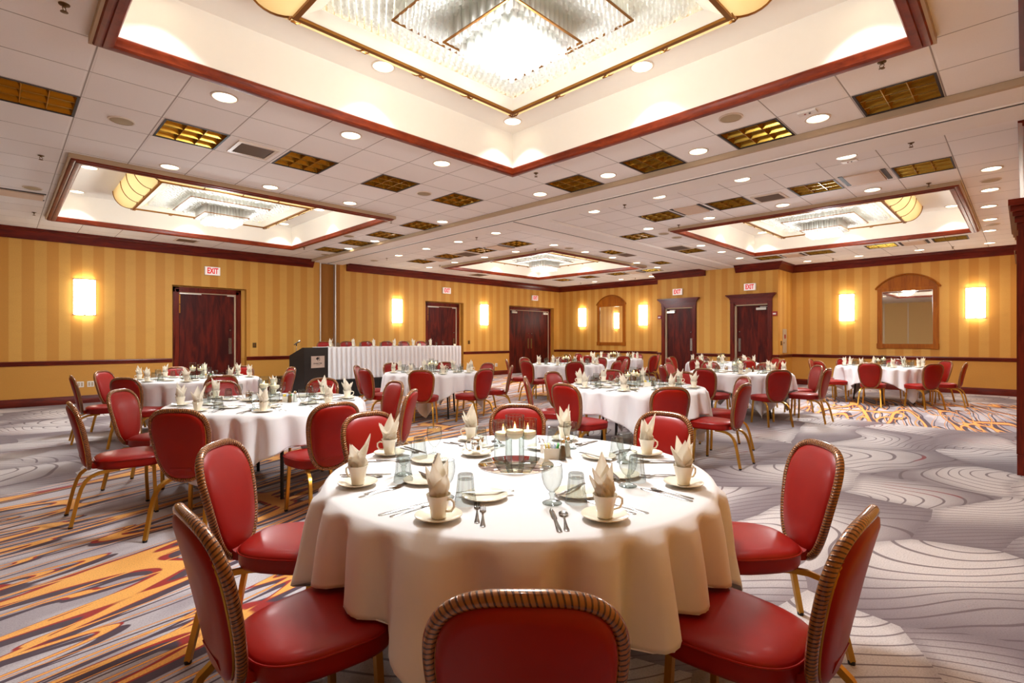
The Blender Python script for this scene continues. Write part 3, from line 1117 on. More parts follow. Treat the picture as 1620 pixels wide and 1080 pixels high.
def make_mirror():
    t = thing('arched_wall_mirror', '', 'mirror', group='arched oak mirrors')
    W, zb, zs, zt = .645, -.82, .78, 1.17
    f = MB()
    f.box((-W + .055, -.02, (zb + zs) / 2), (.11, .04, zs - zb))
    f.box((W - .055, -.02, (zb + zs) / 2), (.11, .04, zs - zb))
    f.box((0, -.022, zb + .06), (2 * W - .02, .044, .12))
    f.box((0, -.022, zs - .04), (2 * W - .02, .044, .08))
    for sx in (-1, 1):
        f.box((sx * (W - .055), -.03, zb + .06), (.135, .06, .135))
    f.build('frame', 'oak', t)
    cr = MB()
    n = 24
    def arch(xw, h, z0, y0, y1):
        R = (xw * xw + h * h) / (2 * h)
        pts = [(xw * (-1 + 2 * i / n), z0 + math.sqrt(max(R * R - (xw * (-1 + 2 * i / n)) ** 2, 0)) - (R - h)) for i in range(n + 1)]
        return pts
    pts = arch(W + .01, .33, zs, 0, 0)
    vs = [(x, -.03, z) for x, z in pts] + [(x, 0, z) for x, z in pts]
    fs = [tuple(range(n, -1, -1))] + [(i, i + 1, n + 2 + i, n + 1 + i) for i in range(n)] + [(0, n + 1, 2 * n + 1, n)]
    cr.add(vs, fs)
    cr.build('crest', 'oak', t)
    mo = MB()
    pts = arch(W + .045, .36, zs, 0, 0)
    mo.tube([(x, -.03, z) for x, z in pts], .022, 8, up=(0, 1, 0))
    mo.tube([(-W - .045, -.03, zs), (W + .045, -.03, zs)], .014, 8)
    mo.build('arched_moulding', 'oak', t, smooth=True)
    g = MB()
    g.box((0, -.012, (zb + zs) / 2 + .02), (2 * W - .2, .01, zs - zb - .18))
    g.build('mirror_glass', 'mirror', t)
    bd = MB()
    x_, z0_, z1_ = W - .115, zb + .125, zs - .085
    for s_ in (-1, 1):
        bd.box((s_ * x_, -.024, (z0_ + z1_) / 2), (.012, .014, z1_ - z0_))
    bd.box((0, -.024, z0_), (2 * x_, .014, .012))
    bd.box((0, -.024, z1_), (2 * x_, .014, .012))
    bd.build('bevelled_edge', 'chrome', t)
    return Stock(t)


mi_ = make_mirror()
for (xy, rz), lb in ((on_far(2.21), 'large arched oak mirror on the right wall between two sconces'),
                     (on_far(11.48), 'small-looking arched oak mirror in the far corner beside the double doors')):
    mi_.place((xy[0], xy[1], 1.93), rz, lb)


def plate(name, cat, mat, w_, h_, parts=()):
    t = thing(name, '', cat)
    b = MB()
    b.box((0, -.006, 0), (w_, .012, h_))
    b.build('cover_plate', mat, t)
    for pn, pm, px, pz, pw_, ph_ in parts:
        q = MB()
        q.box((px, -.014, pz), (pw_, .006, ph_))
        q.build(pn, pm, t)
    return t


o_ = Stock(plate('wall_outlet', 'outlet', 'white', .115, .12, [('socket', 'beige', -.025, 0, .03, .08), ('socket', 'beige', .025, 0, .03, .08)]))
o_.place((1.2, YL, .40), 0, 'white double wall outlet behind the leftmost chair')
o_.place((1.37, YL, .40), 0, 'white wall outlet right of the other low outlet at far left')
o_.place((13.24, YL, .38), 0, 'white outlet low on the wall left of the double doors')
o_ = Stock(plate('light_switch', 'switch', 'darkmetal', .085, .125, [('toggle', 'brass', 0, 0, .03, .05)]))
o_.place((4.66, YL, 1.20), 0, 'bronze switch plate between the near single door and the lectern')
o_.place((11.9, YL, 1.24), 0, 'bronze switch plate right of the far single door')
o_.place((16.0, YJ0, 1.24), 0, 'bronze switch plate beside the wall cabinet by the right corniced door')
t_ = thing('fire_hose_cabinet', 'cream flush wall cabinet on the side of the projecting wall', 'cabinet', (16.27, YJ0, 1.3))
b = MB(); b.box((0, -.01, 0), (.30, .02, .70)); b.build('cabinet_door', 'beige', t_)
b = MB(); b.box((0, -.024, .13), (.1, .004, .12)); b.build('red_sticker', 'alarm', t_)
b = MB(); b.box((-.11, -.028, -.05), (.02, .015, .05)); b.build('latch', 'steel', t_)
st_ = thing('fire_alarm', '', 'alarm', group='red fire alarms by the corniced doors')
b = MB(); b.box((0, -.025, 0), (.125, .05, .12)); b.build('alarm_body', 'alarm', st_)
b = MB(); b.box((0, -.055, -.005), (.08, .012, .045)); b.build('strobe_lens', 'white', st_)
st_ = Stock(st_)
st_.place((XJ, 5.085, 2.09), -PI / 2, 'red fire alarm strobe right of the right corniced door')
st_.place((XJ, 8.715, 2.09), -PI / 2, 'red fire alarm strobe left of the left corniced door')

# ------------------------------------------------------------------ ceiling fittings
ORD = ['nearest', 'second', 'third', 'fourth', 'fifth', 'sixth', 'seventh', 'eighth']


def spot(name, loc, watts, size=1.9, blend=.6, rad=.06, col=(.95, .98, 1.0)):
    l = bpy.data.lights.new(name, 'SPOT')
    l.energy = watts
    l.color = col
    l.spot_size = size
    l.spot_blend = blend
    l.shadow_soft_size = rad
    o = bpy.data.objects.new(name, l)
    COL.objects.link(o)
    o.location = loc
    return o


def make_can():
    t = thing('recessed_downlight', '', 'ceiling light', group='lit recessed downlights')
    b = MB()
    b.lathe([(.115, 0), (.115, -.006), (.098, -.010), (.095, 0)], 28, cap0=False, cap1=False)
    b.build('trim_ring', 'canrim', t, smooth=True)
    b = MB()
    b.lathe([(.098, -.003), (.05, -.0035), (.001, -.004)], 28, cap0=False, cap1=False)
    b.build('lens', 'can', t, smooth=True)
    return Stock(t)


can = make_can()
CANS = [
    ('left of the near tray', [(1.45, 5.17), (2.69, 5.17), (3.93, 5.19), (5.82, 5.23)]),
    ('between near and left trays', [(1.54, 7.76), (2.78, 7.76), (4.02, 7.76), (5.89, 7.76)]),
    ('right of the near tray', [(5.79, 1.47), (5.81, 2.72), (5.80, 3.98)]),
    ('beyond the left tray', [(5.98, 10.37), (6.02, 11.68)]),
    ('past the track, left half', [(7.31, 7.8), (7.36, 9.1), (7.38, 10.37), (7.45, 11.71)]),
    ('past the track, right half', [(7.24, 1.53), (7.26, 2.77), (7.23, 4.02), (7.27, 5.28)]),
    ('left of the small far tray', [(9.20, 7.83), (9.22, 9.11), (9.25, 10.32), (9.27, 11.63), (9.35, 12.98)]),
    ('right of the small far tray', [(10.5, 7.9), (11.74, 7.91), (13.04, 7.96), (14.32, 8.01)]),
    ('at the near edge of the right tray', [(9.13, 1.6), (9.13, 2.83), (9.15, 4.08), (9.17, 5.33)]),
    ('along the right wall strip', [(9.09, .31), (10.36, .37), (11.63, .43), (12.93, .46), (14.26, .51), (16.09, .58)]),
    ('along the wall above the large mirror', [(16.14, 1.86), (16.16, 3.13), (16.2, 4.37)]),
    ('along the left edge of the right tray', [(11.71, 5.42), (12.93, 5.44), (14.28, 5.52)]),
    ('along the wall above the small mirror', [(16.22, 9.3), (16.25, 10.58), (16.21, 11.73)]),
]
for row, pts in CANS:
    for i, (x, y) in enumerate(sorted(pts, key=lambda p: p[0] + p[1])):
        can.place((x, y, ZC), 0, 'round lit downlight, %s of the row %s' % (ORD[i], row))
        spot('downlight_lamp', (x, y, ZC - .02), CAN_W, 2.3, .8)
TN = ['big near tray', 'left tray', 'right tray', 'small far tray']
CN = {(0, 0): 'nearest corner', (1, 1): 'farthest corner', (0, 1): 'left corner', (1, 0): 'right corner',
      (0, .5): 'middle of the near left side', (.5, 0): 'middle of the near right side', (.5, 1): 'middle of the far left side', (1, .5): 'middle of the far right side'}
for ti, (x0, x1, y0, y1) in enumerate(TRAYS):
    for (a, b_), nm in CN.items():
        x = x0 + .28 + a * (x1 - x0 - .56)
        y = y0 + .28 + b_ * (y1 - y0 - .56)
        can.place((x, y, ZT), 0, 'lit downlight inside the %s at its %s' % (TN[ti], nm), 'downlights inside the ceiling trays')
        spot('tray_downlight_lamp', (x, y, ZT - .02), TRAY_W, 1.72, .35, .02, (1, .98, .96))


def make_troffer():
    t = thing('parabolic_ceiling_light', '', 'ceiling light', group='unlit gold louvred ceiling lights')
    S = .60
    b = MB()
    b.box((0, 0, .085), (S, S, .004))
    for s_ in (-1, 1):
        b.box((s_ * (S / 2 - .002), 0, .042), (.004, S, .085))
        b.box((0, s_ * (S / 2 - .002), .042), (S, .004, .085))
    b.build('reflector', 'louvre_in', t)
    f = MB()
    for s_ in (-1, 1):
        f.box((s_ * (S / 2 - .010), 0, .001), (.020, S, .010))
        f.box((0, s_ * (S / 2 - .010), .001), (S - .04, .020, .010))
    f.build('frame', 'slot', t)
    l = MB()
    c3 = (S - .04) / 3
    for k in range(4):
        p = -S / 2 + .02 + k * c3
        for ax in (0, 1):
            # curved blades: thin at the bottom, thick above
            prof = [(-.022, .060), (.022, .060), (.008, .03), (.003, .004), (-.003, .004), (-.008, .03)]
            vs, fs = [], []
            for e in (-S / 2 + .02, S / 2 - .02):
                for o, z in prof:
                    vs.append((p + o, e, z) if ax == 0 else (e, p + o, z))
            n = len(prof)
            for i in range(n):
                fs.append((i, (i + 1) % n, n + (i + 1) % n, n + i))
            fs += [tuple(range(n)), tuple(range(2 * n - 1, n - 1, -1))]
            l.add(vs, fs)
    l.build('louvre', 'louvre', t, smooth=True)
    return Stock(t)


trf = make_troffer()
for row, pts in TROFF:
    for i, (x, y) in enumerate(sorted(pts, key=lambda p: p[0] + p[1])):
        trf.place((x, y, ZC - .001), 0, 'gold louvred ceiling light, %s of those %s' % (ORD[i], row))


def make_grille(w_, d_, n, mat='vent'):
    t = thing('ceiling_vent', '', 'vent', group='ceiling air vents')
    f = MB()
    for s_ in (-1, 1):
        f.box((s_ * (w_ / 2 - .02), 0, -.006), (.04, d_, .012))
        f.box((0, s_ * (d_ / 2 - .02), -.006), (w_ - .08, .04, .012))
    f.build('frame', 'canrim', t)
    b = MB()
    b.box((0, 0, -.001), (w_ - .08, d_ - .08, .002))
    b.build('backing', 'ventdark', t)
    l = MB()
    R = Matrix.Rotation(.6, 3, 'Y')
    for k in range(n):
        l.box((-w_ / 2 + .05 + (w_ - .1) * (k + .5) / n, 0, -.007), (.014, d_ - .08, .003), M4=R)
    l.build('slats', mat, t)
    return Stock(t)


gv = make_grille(.44, .44, 18)
gv.place((2.10, 6.40, ZC), 0, 'slatted air vent between the first gold ceiling lights left of the near tray')
gv.place((8.5, 2.82, ZC), 0, 'slatted air vent between gold lights at the near edge of the right tray')
gv.place((2.96, 13.3, ZC), 0, 'slatted air vent above the near left door')
gv2 = make_grille(.6, .6, 22)
gv2.place((8.6, 10.28, ZC), 0, 'square grey air vent between gold lights left of the small far tray')
gv2.place((11.65, 6.0, ZC), 0, 'square grey air vent on the near side of the second track')
gv2.place((11.63, 7.31, ZC), 0, 'square grey air vent on the far side of the second track')
gv2.place((11.67, 13.3, ZC), 0, 'square grey air vent above the double doors')

sp_ = thing('air_supply_panel', '', 'vent', group='beige air supply panels')
b = MB(); b.box((0, 0, -.012), (.52, .40, .02)); b.build('diffuser_plate', 'supply', sp_)
for s_ in (-1, 1):
    b = MB(); b.box((0, s_ * .24, -.004), (.56, .05, .008)); b.build('air_slot', 'slot', sp_)
sp_ = Stock(sp_)
for x, y, rz, lb in ((8.53, 8.99, 0, 'beige supply panel between the two nearest gold lights left of the small far tray'),
                     (8.59, 11.52, 0, 'beige supply panel between the far gold lights left of the small far tray'),
                     (14.81, 4.33, 0, 'beige supply panel above the corniced doors side of the large mirror wall'),
                     (14.83, 1.80, 0, 'beige supply panel above the large mirror'),
                     (14.88, 9.16, 0, 'beige supply panel near the ceiling corner above the small mirror'),
                     (8.36, 4.03, 0, 'beige supply panel left of centre at the near edge of the right tray'),
                     (8.38, 1.55, 0, 'beige supply panel at the right end near edge of the right tray'),
                     (.22, 10.84, 0, 'beige supply panel left of the left tray')):
    sp_.place((x, y, ZC), rz, lb)

spk = thing('ceiling_speaker', '', 'speaker', group='round ceiling speakers')
b = MB(); b.lathe([(.115, 0), (.112, -.008), (.10, -.010)], 28, cap0=False, cap1=False); b.build('bezel', 'canrim', spk, smooth=True)
b = MB(); b.lathe([(.101, -.007), (.06, -.010), (.001, -.011)], 28, cap0=False, cap1=False); b.build('grille', 'speaker', spk, smooth=True)
spk = Stock(spk)
for x, y, lb in ((.87, 6.47, 'between the first two gold lights at far left'), (.34, 10.28, 'beside the near left edge of the left tray'),
                 (4.55, 6.45, 'between gold lights near the far corner of the near tray'), (5.3, 10.28, 'beyond the left tray'),
                 (5.16, 2.08, 'beside the right edge of the near tray'), (9.75, .34, 'between the first downlights of the right wall strip'),
                 (13.53, .45, 'between the far downlights of the right wall strip'), (9.84, 5.36, 'at the left corner of the right tray'),
                 (9.79, 7.85, 'at the nearest corner of the small far tray'), (7.45, 12.95, 'past the track near the left wall'),
                 (6.02, 12.95, 'before the track near the left wall'), (10.41, 5.36, 'with a gold rim beside the left edge of the right tray')):
    spk.place((x, y, ZC), 0, 'round tan ceiling speaker ' + lb)

spr = thing('sprinkler_head', '', 'sprinkler', group='bronze sprinkler heads')
b = MB(); b.lathe([(.032, 0), (.03, -.005), (.012, -.012), (.010, -.02)], 14, cap0=False); b.build('escutcheon', 'darkmetal', spr, smooth=True)
b = MB()
for s_ in (-1, 1):
    b.tube([(s_ * .008, 0, -.015), (s_ * .018, 0, -.03), (s_ * .006, 0, -.048)], .003, 6)
b.build('frame_arms', 'darkmetal', spr)
b = MB(); b.lathe([(.020, -.048), (.022, -.052), (.005, -.055)], 14, cap0=True); b.build('deflector', 'darkmetal', spr)
spr = Stock(spr)
for x, y, lb in ((.3, 4.49, 'at the left corner of the big near tray'), (.35, 8.39, 'at the nearest corner of the left tray'),
                 (.42, 12.24, 'at the left corner of the left tray'), (5.16, 8.37, 'at the right corner of the left tray'),
                 (5.2, 12.33, 'at the far corner of the left tray'), (7.49, 12.36, 'past the track near the left wall'),
                 (9.32, 12.4, 'at the left corner of the small far tray'), (5.05, 4.61, 'at the far corner of the big near tray'),
                 (7.34, 8.45, 'past the track in line with the far tray corner'), (9.3, 8.51, 'at the nearest corner of the small far tray'),
                 (7.28, 4.67, 'past the track right of centre'), (9.3, 4.75, 'at the left corner of the right tray'),
                 (4.98, .81, 'at the right corner of the big near tray'), (7.26, .91, 'past the track near the right wall'),
                 (9.32, .97, 'at the nearest corner of the right tray'), (16.16, 1.23, 'above the rightmost sconce'),
                 (16.2, 3.74, 'above the sconce left of the large mirror'), (16.19, 12.39, 'above the sconce left of the small mirror'),
                 (16.3, 10.0, 'above the sconce right of the small mirror')):
    spr.place((x, y, ZC), rnd.random() * 3, 'small dark sprinkler head ' + lb)
det = thing('ceiling_sensor', '', 'sensor', group='ceiling sensors with red dots')
b = MB(); b.box((0, 0, -.008), (.09, .16, .016)); b.build('sensor_body', 'white', det)
b = MB(); b.lathe([(.010, -.018), (.008, -.022)], 10, c=(0, .02, 0)); b.build('red_indicator', 'alarm', det)
b = MB(); b.lathe([(.010, -.018), (.008, -.022)], 10, c=(0, -.02, 0)); b.build('dark_eye', 'slot', det)
det = Stock(det)
det.place((5.56, 1.50, ZC), 0, 'small white sensor beside the downlight right of the near tray')
det.place((7.45, 1.54, ZC), 0, 'small white sensor beside the downlight past the track')


# ------------------------------------------------------------------ chandeliers
def make_chandelier():
    H = 1.12
    ZR = 3.72 - ZT
    t = thing('crystal_chandelier', '', 'chandelier', group='square glass tube chandeliers')
    b = MB()
    b.box((0, 0, -.012), (2 * H + .1, 2 * H + .1, .024))
    b.build('lamp_panel', 'panel_light', t)
    # rim
    r = MB()
    sqr = [(-H, -H), (H, -H), (H, H), (-H, H)]
    r.sweep(sqr, [(-.018, ZR), (-.018, ZR - .028), (.018, ZR - .028), (.018, ZR)], closed=True)
    r.build('brass_rim', 'brass', t)
    # convex barrel panels round the outside, one per side
    ns = 10
    prof = []
    for i in range(ns + 1):
        a = PI / 2 * i / ns
        prof.append((.02 + .24 * math.sin(a), ZR - .012 + (-ZR + .012) * (1 - math.cos(a))))
    for k in range(4):
        R = Matrix.Rotation(k * PI / 2, 3, 'Z')
        m = MB()
        vs, fs = [], []
        for e in (-1, 1):
            for o, z in prof:
                vs.append(R @ Vector((e * (H + o), -(H + o), z)))
        n = len(prof)
        for i in range(n - 1):
            fs.append((i, i + 1, n + i + 1, n + i))
        m.add(vs, fs)
        m.build('barrel_shade', 'barrel', t, smooth=True)
        for j in range(5):
            x = -H + 2 * H * j / 4
            q = MB()
            sk = 1 if j in (0, 4) else 0
            pts = [R @ Vector((x + (math.copysign(o, x) if sk else 0), -(H + o) - .004, z)) for o, z in prof]
            q.tube(pts, .008, 6)
            q.build('rib', 'brass', t, smooth=True)
            if k < 4:
                q = MB()
                c = R @ Vector((x, -(H + .035), ZR - .03))
                tdir = R @ Vector((.05, 0, 0))
                q.tube([c - tdir + Vector((0, 0, .01)), c - tdir * .4 - Vector((0, 0, .006)), c + Vector((0, 0, .0)), c + tdir * .4 - Vector((0, 0, .006))], .008, 6, radii=[.004, .008, .011, .006])
                q.build('leaf_bracket', 'brass', t, smooth=True)
        # long bar along the lower edge of the barrel
    # inner sloping clear strip just inside the rim
    s_ = MB()
    s_.sweep(sqr, [(.02, ZR + .0), (.13, ZR + .05), (.135, ZR + .045), (.02, ZR - .006)], closed=True)
    s_.build('clear_edge_strip', 'tubes', t)

    def field(name, inside, zb, zt, sp, rad, jit=.012):
        m = MB()
        rr = random.Random(3)
        n = int(H / sp) + 1
        for i in range(-n, n + 1):
            for j in range(-n, n + 1):
                x = (i + (.5 if j % 2 else 0)) * sp
                y = j * sp * .87
                q = max(abs(x), abs(y))
                if not inside(q):
                    continue
                z0 = zb(q) + rr.uniform(-jit, jit)
                m.lathe([(rad, z0), (rad, zt)], 7, c=(x, y, 0), cap0=False, cap1=False)
        o = m.build(name, 'tubes', t, smooth=True, angle=80)
        o['kind'] = 'stuff'
        return o
    z = lambda absz: absz - ZT
    field('outer_glass_tubes', lambda q: .62 <= q < 1.07, lambda q: z(3.76) - (.97 - q) * .05 if q < .95 else z(3.80), -.10, .062, .023)
    field('middle_glass_tubes', lambda q: .345 <= q < .62, lambda q: z(3.66), -.10, .06, .022)
    field('drop_cluster_tubes', lambda q: .20 <= q < .345, lambda q: z(3.50), -.10, .05, .020)
    field('lowest_cluster_tubes', lambda q: q < .275 and q >= 0, lambda q: z(3.42), -.34, .05, .020)
    g = MB()
    for hw, zz in ((.62, 3.69), (.355, 3.53)):
        s4 = [(-hw, -hw), (hw, -hw), (hw, hw), (-hw, hw)]
        g.sweep(s4, [(-.006, z(zz)), (-.006, z(zz) - .012), (.006, z(zz) - .012), (.006, z(zz))], closed=True)
    g.build('inner_brass_bands', 'brass', t)
    return Stock(t)


ch = make_chandelier()
CH = [(2.645, 2.645), (2.82, 10.23), (11.68, 2.84), (11.66, 10.31)]
CHL = ['huge glass tube chandelier in the nearest ceiling tray', 'glass tube chandelier with amber barrel end in the left tray',
       'glass tube chandelier with amber barrel end in the right tray', 'small-looking glass tube chandelier in the far tray']
for (x, y), lb in zip(CH, CHL):
    ch.place((x, y, ZT), 0, lb)
    l = bpy.data.lights.new('chandelier_fill_lamp', 'POINT')
    l.shadow_soft_size = .16
    l.energy = GLOBE_W
    l.color = (.95, .98, 1.0)
    o = bpy.data.objects.new('chandelier_fill_lamp', l)
    COL.objects.link(o)
    o.location = (x, y, 3.04)  # added lamp hangs free under the tubes to spread the chandelier's light
    l = bpy.data.lights.new('chandelier_downlight', 'AREA')
    l.shape = 'DISK'
    l.size = .6
    l.energy = DOWN_W
    l.color = (.95, .98, 1.0)
    o = bpy.data.objects.new('chandelier_downlight', l)
    COL.objects.link(o)
    o.location = (x, y, 3.39)

# ------------------------------------------------------------------ banquet chair
def make_chair(glides=True):
    t = thing('banquet_chair', '', 'chair', group='')
    # seat
    def outline(k, n=40, fw=.235, bw=.175, y0=-.20, y1=.235):
        pts = []
        for i in range(n):
            a = 2 * PI * i / n
            c, s_ = math.cos(a), math.sin(a)
            e = 2 / 3.2
            x = math.copysign(abs(c) ** e, c)
            y = math.copysign(abs(s_) ** e, s_)
            yy = (y0 + y1) / 2 + y * (y1 - y0) / 2 * (1 - (1 - k))
            hw = bw + (fw - bw) * min(1, max(0, ((y + 1) / 2)) ** .8)
            pts.append((x * hw * k, (y0 + y1) / 2 + y * (y1 - y0) / 2 * k))
        return pts
    m = MB()
    rings = [(.90, .375), (.965, .378), (.99, .39), (1.0, .41), (.998, .432), (1.004, .438), (1.0, .445), (.975, .452), (.9, .462), (.75, .470), (.5, .476), (.2, .478)]
    n = 40
    vs = []
    for k, z in rings:
        vs += [(x, y, z) for x, y in outline(k)]
    fs = [tuple(range(n - 1, -1, -1))]
    for j in range(len(rings) - 1):
        for i in range(n):
            q = (i + 1) % n
            fs.append((j * n + i, j * n + q, (j + 1) * n + q, (j + 1) * n + i))
    fs.append(tuple((len(rings) - 1) * n + i for i in range(n)))
    m.add(vs, fs)
    m.build('seat', 'vinyl', t, smooth=True, angle=60)
    m = MB()
    m.tube([(x, y, .441) for x, y in outline(1.008, 48)], .0035, 6, closed=True, up=(0, 0, 1))
    m.build('piping', 'vinyl', [c for c in t.children if c.name.startswith('seat')][0], smooth=True)

    # back: plane coordinates (x, v) with v = 0 bottom .. 1 top
    Hb, zb, yb = .478, .392, -.238

    def bp(x, v, off=0.0):
        yy = yb - .075 * v - .03 * v ** 3 - .10 * x * x * -1.2 * 0
        yy += .35 * x * x            # gently wraps round the sitter
        return (x, yy + off, zb + Hb * v)

    def bout(k, n=56):
        pts = []
        for i in range(n):
            a = 2 * PI * i / n
            c, s_ = math.cos(a), math.sin(a)
            e = 2 / (3.3 if s_ > 0 else 2.7)
            x = math.copysign(abs(c) ** e, c)
            y = math.copysign(abs(s_) ** e, s_)
            v = .5 + .5 * y * k
            sm = v * v * (3 - 2 * v)
            hw = .152 + .043 * sm
            pts.append((x * hw * k, v))
        return pts
    n = 56
    for nm, sg in (('backrest', 1), ('back_panel', -1)):
        m = MB()
        ks = [(1.0, .0), (.95, .012), (.86, .02), (.6, .026), (.3, .029), (.05, .03)] if sg > 0 else [(1.0, .0), (.96, -.022), (.86, -.032), (.5, -.036), (.05, -.036)]
        vs = []
        for k, off in ks:
            vs += [bp(x, v, off) for x, v in bout(k)]
        fs = []
        for j in range(len(ks) - 1):
            for i in range(n):
                q = (i + 1) % n
                f = (j * n + i, j * n + q, (j + 1) * n + q, (j + 1) * n + i)
                fs.append(f if sg < 0 else f[::-1])
        f = tuple((len(ks) - 1) * n + i for i in range(n))
        fs.append(f if sg < 0 else f[::-1])
        m.add(vs, fs)
        m.build(nm, 'vinyl', t, smooth=True, angle=60)
    m = MB()
    m.tube([bp(x, v, 0) for x, v in bout(1.03, 120)], .0165, 10, closed=True, uvn=78, up=(0, 1, 0))
    m.build('back_frame', 'rope', t, smooth=True, angle=80)
    m = MB()
    m.tube([bp(x, v, -.014) for x, v in bout(.955, 72)], .0045, 6, closed=True, up=(0, 1, 0))
    m.build('rear_bead', 'gold', t, smooth=True)
    # neck between seat and back
    m = MB()
    pts = [(0, -.15, .40), (0, -.205, .40), (0, -.240, .425), (0, -.262, .455), (0, -.270, .48)]
    vs, fs = [], []
    for i, (x, y, z) in enumerate(pts):
        wd = (.085, .085, .08, .075, .07)[i]
        th = .018
        nrm = Vector((0, 0, 1)) if i == 0 else (Vector((0, .7, .7)) if i < 2 else Vector((0, 1, .1)))
        nrm.normalize()
        for sx, sn in ((-1, -1), (1, -1), (1, 1), (-1, 1)):
            q = Vector((x, y, z)) + nrm * th * sn
            vs.append((sx * wd, q.y, q.z))
    for i in range(len(pts) - 1):
        for k in range(4):
            fs.append((i * 4 + k, i * 4 + (k + 1) % 4, (i + 1) * 4 + (k + 1) % 4, (i + 1) * 4 + k))
    fs += [(3, 2, 1, 0), tuple(16 + k for k in range(4))]
    m.add(vs, fs)
    m.build('back_support', 'vinyl', t, smooth=True, angle=50)
    for s_ in (-1, 1):
        for rear in (0, 1):
            m = MB()
            if rear:
                pts = [(.12, -.06, .368), (.135, -.13, .368), (.15, -.19, .362), (.16, -.235, .345), (.168, -.268, .315), (.174, -.290, .27), (.18, -.31, .20), (.192, -.35, .012)]
            else:
                pts = [(.165, .15, .372), (.175, .155, .20), (.185, .165, .012)]
            m.tube([(s_ * x, y, z) for x, y, z in pts], .0115, 4, sq=True, up=(1, 0, 0) if rear else (0, 1, 0))
            lg = m.build('leg', 'gold', t, smooth=True, angle=50)
            if glides:
                x, y, z = pts[-1]
                m = MB()
                m.lathe([(.014, 0), (.015, .012), (.012, .016)], 10, c=(s_ * x, y, 0))
                m.build('glide', 'blackrub', lg)
    m = MB()
    m.box((0, .14, .366), (.33, .02, .016))
    m.box((0, -.08, .366), (.26, .02, .016))
    m.box((0, .03, .366), (.02, .24, .014))
    m.build('seat_frame', 'gold', t)
    return Stock(t)


chairA = make_chair(True)
chairB = make_chair(False)

# ------------------------------------------------------------------ tables
TOPZ = .76
RT = .84
PLACE = {270: 'front', 315: 'front right', 0: 'right', 45: 'back right', 90: 'back', 135: 'back left', 180: 'left', 225: 'front left'}
TABLES = [
    # r, d, short description, detail level
    (.03, 2.34, 'the nearest table', 2),
    (-2.29, 4.82, 'the left middle table', 2),
    (-4.72, 7.65, 'the far left table', 1),
    (-1.42, 9.16, 'the table by the riser', 1),
    (1.53, 6.44, 'the table behind the nearest', 2),
    (1.27, 12.03, 'the double door table', 0),
    (3.1, 15.7, 'the farthest table', 0),
    (4.08, 9.22, 'the right middle table', 1),
    (5.28, 12.9, 'the corniced door table', 0),
    (8.05, 11.15, 'the large mirror table', 0),
]


def table_frame(name_mat='black'):
    t = thing('round_table', '', 'table', group='round folding banquet tables')
    m = MB()
    m.lathe([(RT - .02, TOPZ - .03), (RT - .012, TOPZ - .022), (RT - .012, TOPZ - .004)], 64)
    m.build('tabletop', 'wood', t, smooth=True)
    for sx in (-1, 1):
        for sy in (-1, 1):
            m = MB()
            m.tube([(sx * .40, sy * .30, TOPZ - .03), (sx * .42, sy * .31, .4), (sx * .46, sy * .33, 0)], .016, 8)
            m.build('leg', 'black', t, smooth=True)
    m = MB()
    for sx in (-1, 1):
        m.tube([(sx * .415, -.305, .45), (sx * .415, .305, .45)], .010, 6)
        m.tube([(sx * .41, 0, .45), (sx * .1, 0, TOPZ - .03)], .010, 6)
    m.build('brace', 'black', t, smooth=True)
    return Stock(t)


tfr = table_frame()


def cloth(seed):
    """square cloth over a round top; sides parallel with the room walls"""
    rr = random.Random(seed)
    ph = [rr.uniform(0, 6.28) for _ in range(6)]
    half = 1.10
    n = 288
    m = MB()
    rings = []
    inner = [.03, .3, .6, RT - .06, RT - .02]
    for q in inner:
        rings.append([(q * math.cos(2 * PI * i / n), q * math.sin(2 * PI * i / n), TOPZ + .006) for i in range(n)])
    rings.append([((RT - .004) * math.cos(2 * PI * i / n), (RT - .004) * math.sin(2 * PI * i / n), TOPZ + .002) for i in range(n)])
    nd = 22
    for j in range(1, nd + 1):
        f = j / nd
        ring = []
        for i in range(n):
            a = 2 * PI * i / n
            b = half / max(abs(math.cos(a)), abs(math.sin(a)))
            # round the tips of the cloth a little
            drop = min(b - RT, .70)
            s_ = f * drop
            ac = a + PI / 4
            flare = .006 + s_ * (.11 * abs(math.sin(4 * ac)) ** 1.2)     # widest between the chairs
            corner = max(0.0, abs(math.sin(2 * a)) - .55) / .45
            q_ = math.sin(23 * a + ph[0] + 1.3 * math.sin(3 * a + ph[1]) + .9 * math.sin(5 * a + ph[4]))
            fold = (1 - 2 * (.5 - .5 * q_) ** 1.7) * .75 + math.sin(29 * a + ph[2]) * .18 * s_ + math.sin(7 * a + ph[3]) * .25
            amp = .028 * (1 - math.exp(-s_ / .05)) + min(s_, .5) * (.085 + .03 * corner)
            if seed == 1:
                amp *= 1.25
            r_ = RT + flare + fold * amp + .01
            r_ -= .045 * corner * min(1, s_ / .25)      # tucked back where a seat meets it
            z = TOPZ + .002 - s_ * (1 - .03 * flare)
            if j == 1:
                r_ = min(r_, RT + .008)
            ring.append((r_ * math.cos(a), r_ * math.sin(a), z))
        rings.append(ring)
    vs, fs = [], []
    for r_ in rings:
        vs += r_
    for j in range(len(rings) - 1):
        for i in range(n):
            k = (i + 1) % n
            fs.append((j * n + i, (j + 1) * n + i, (j + 1) * n + k, j * n + k)[::-1])
    fs.append(tuple(range(n)))
    m.add(vs, fs)
    # stitched hem as a thin roll
    o = m.build('tablecloth', 'linen', smooth=True, angle=70)
    h = MB()
    h.tube([rings[-1][i] for i in range(0, n, 2)], .0028, 5, closed=True, up=(0, 0, 1))
    h.build('hem', 'linen', o, smooth=True)
    md = o.modifiers.new('thickness', 'SOLIDIFY')
    md.thickness = .002
    return o


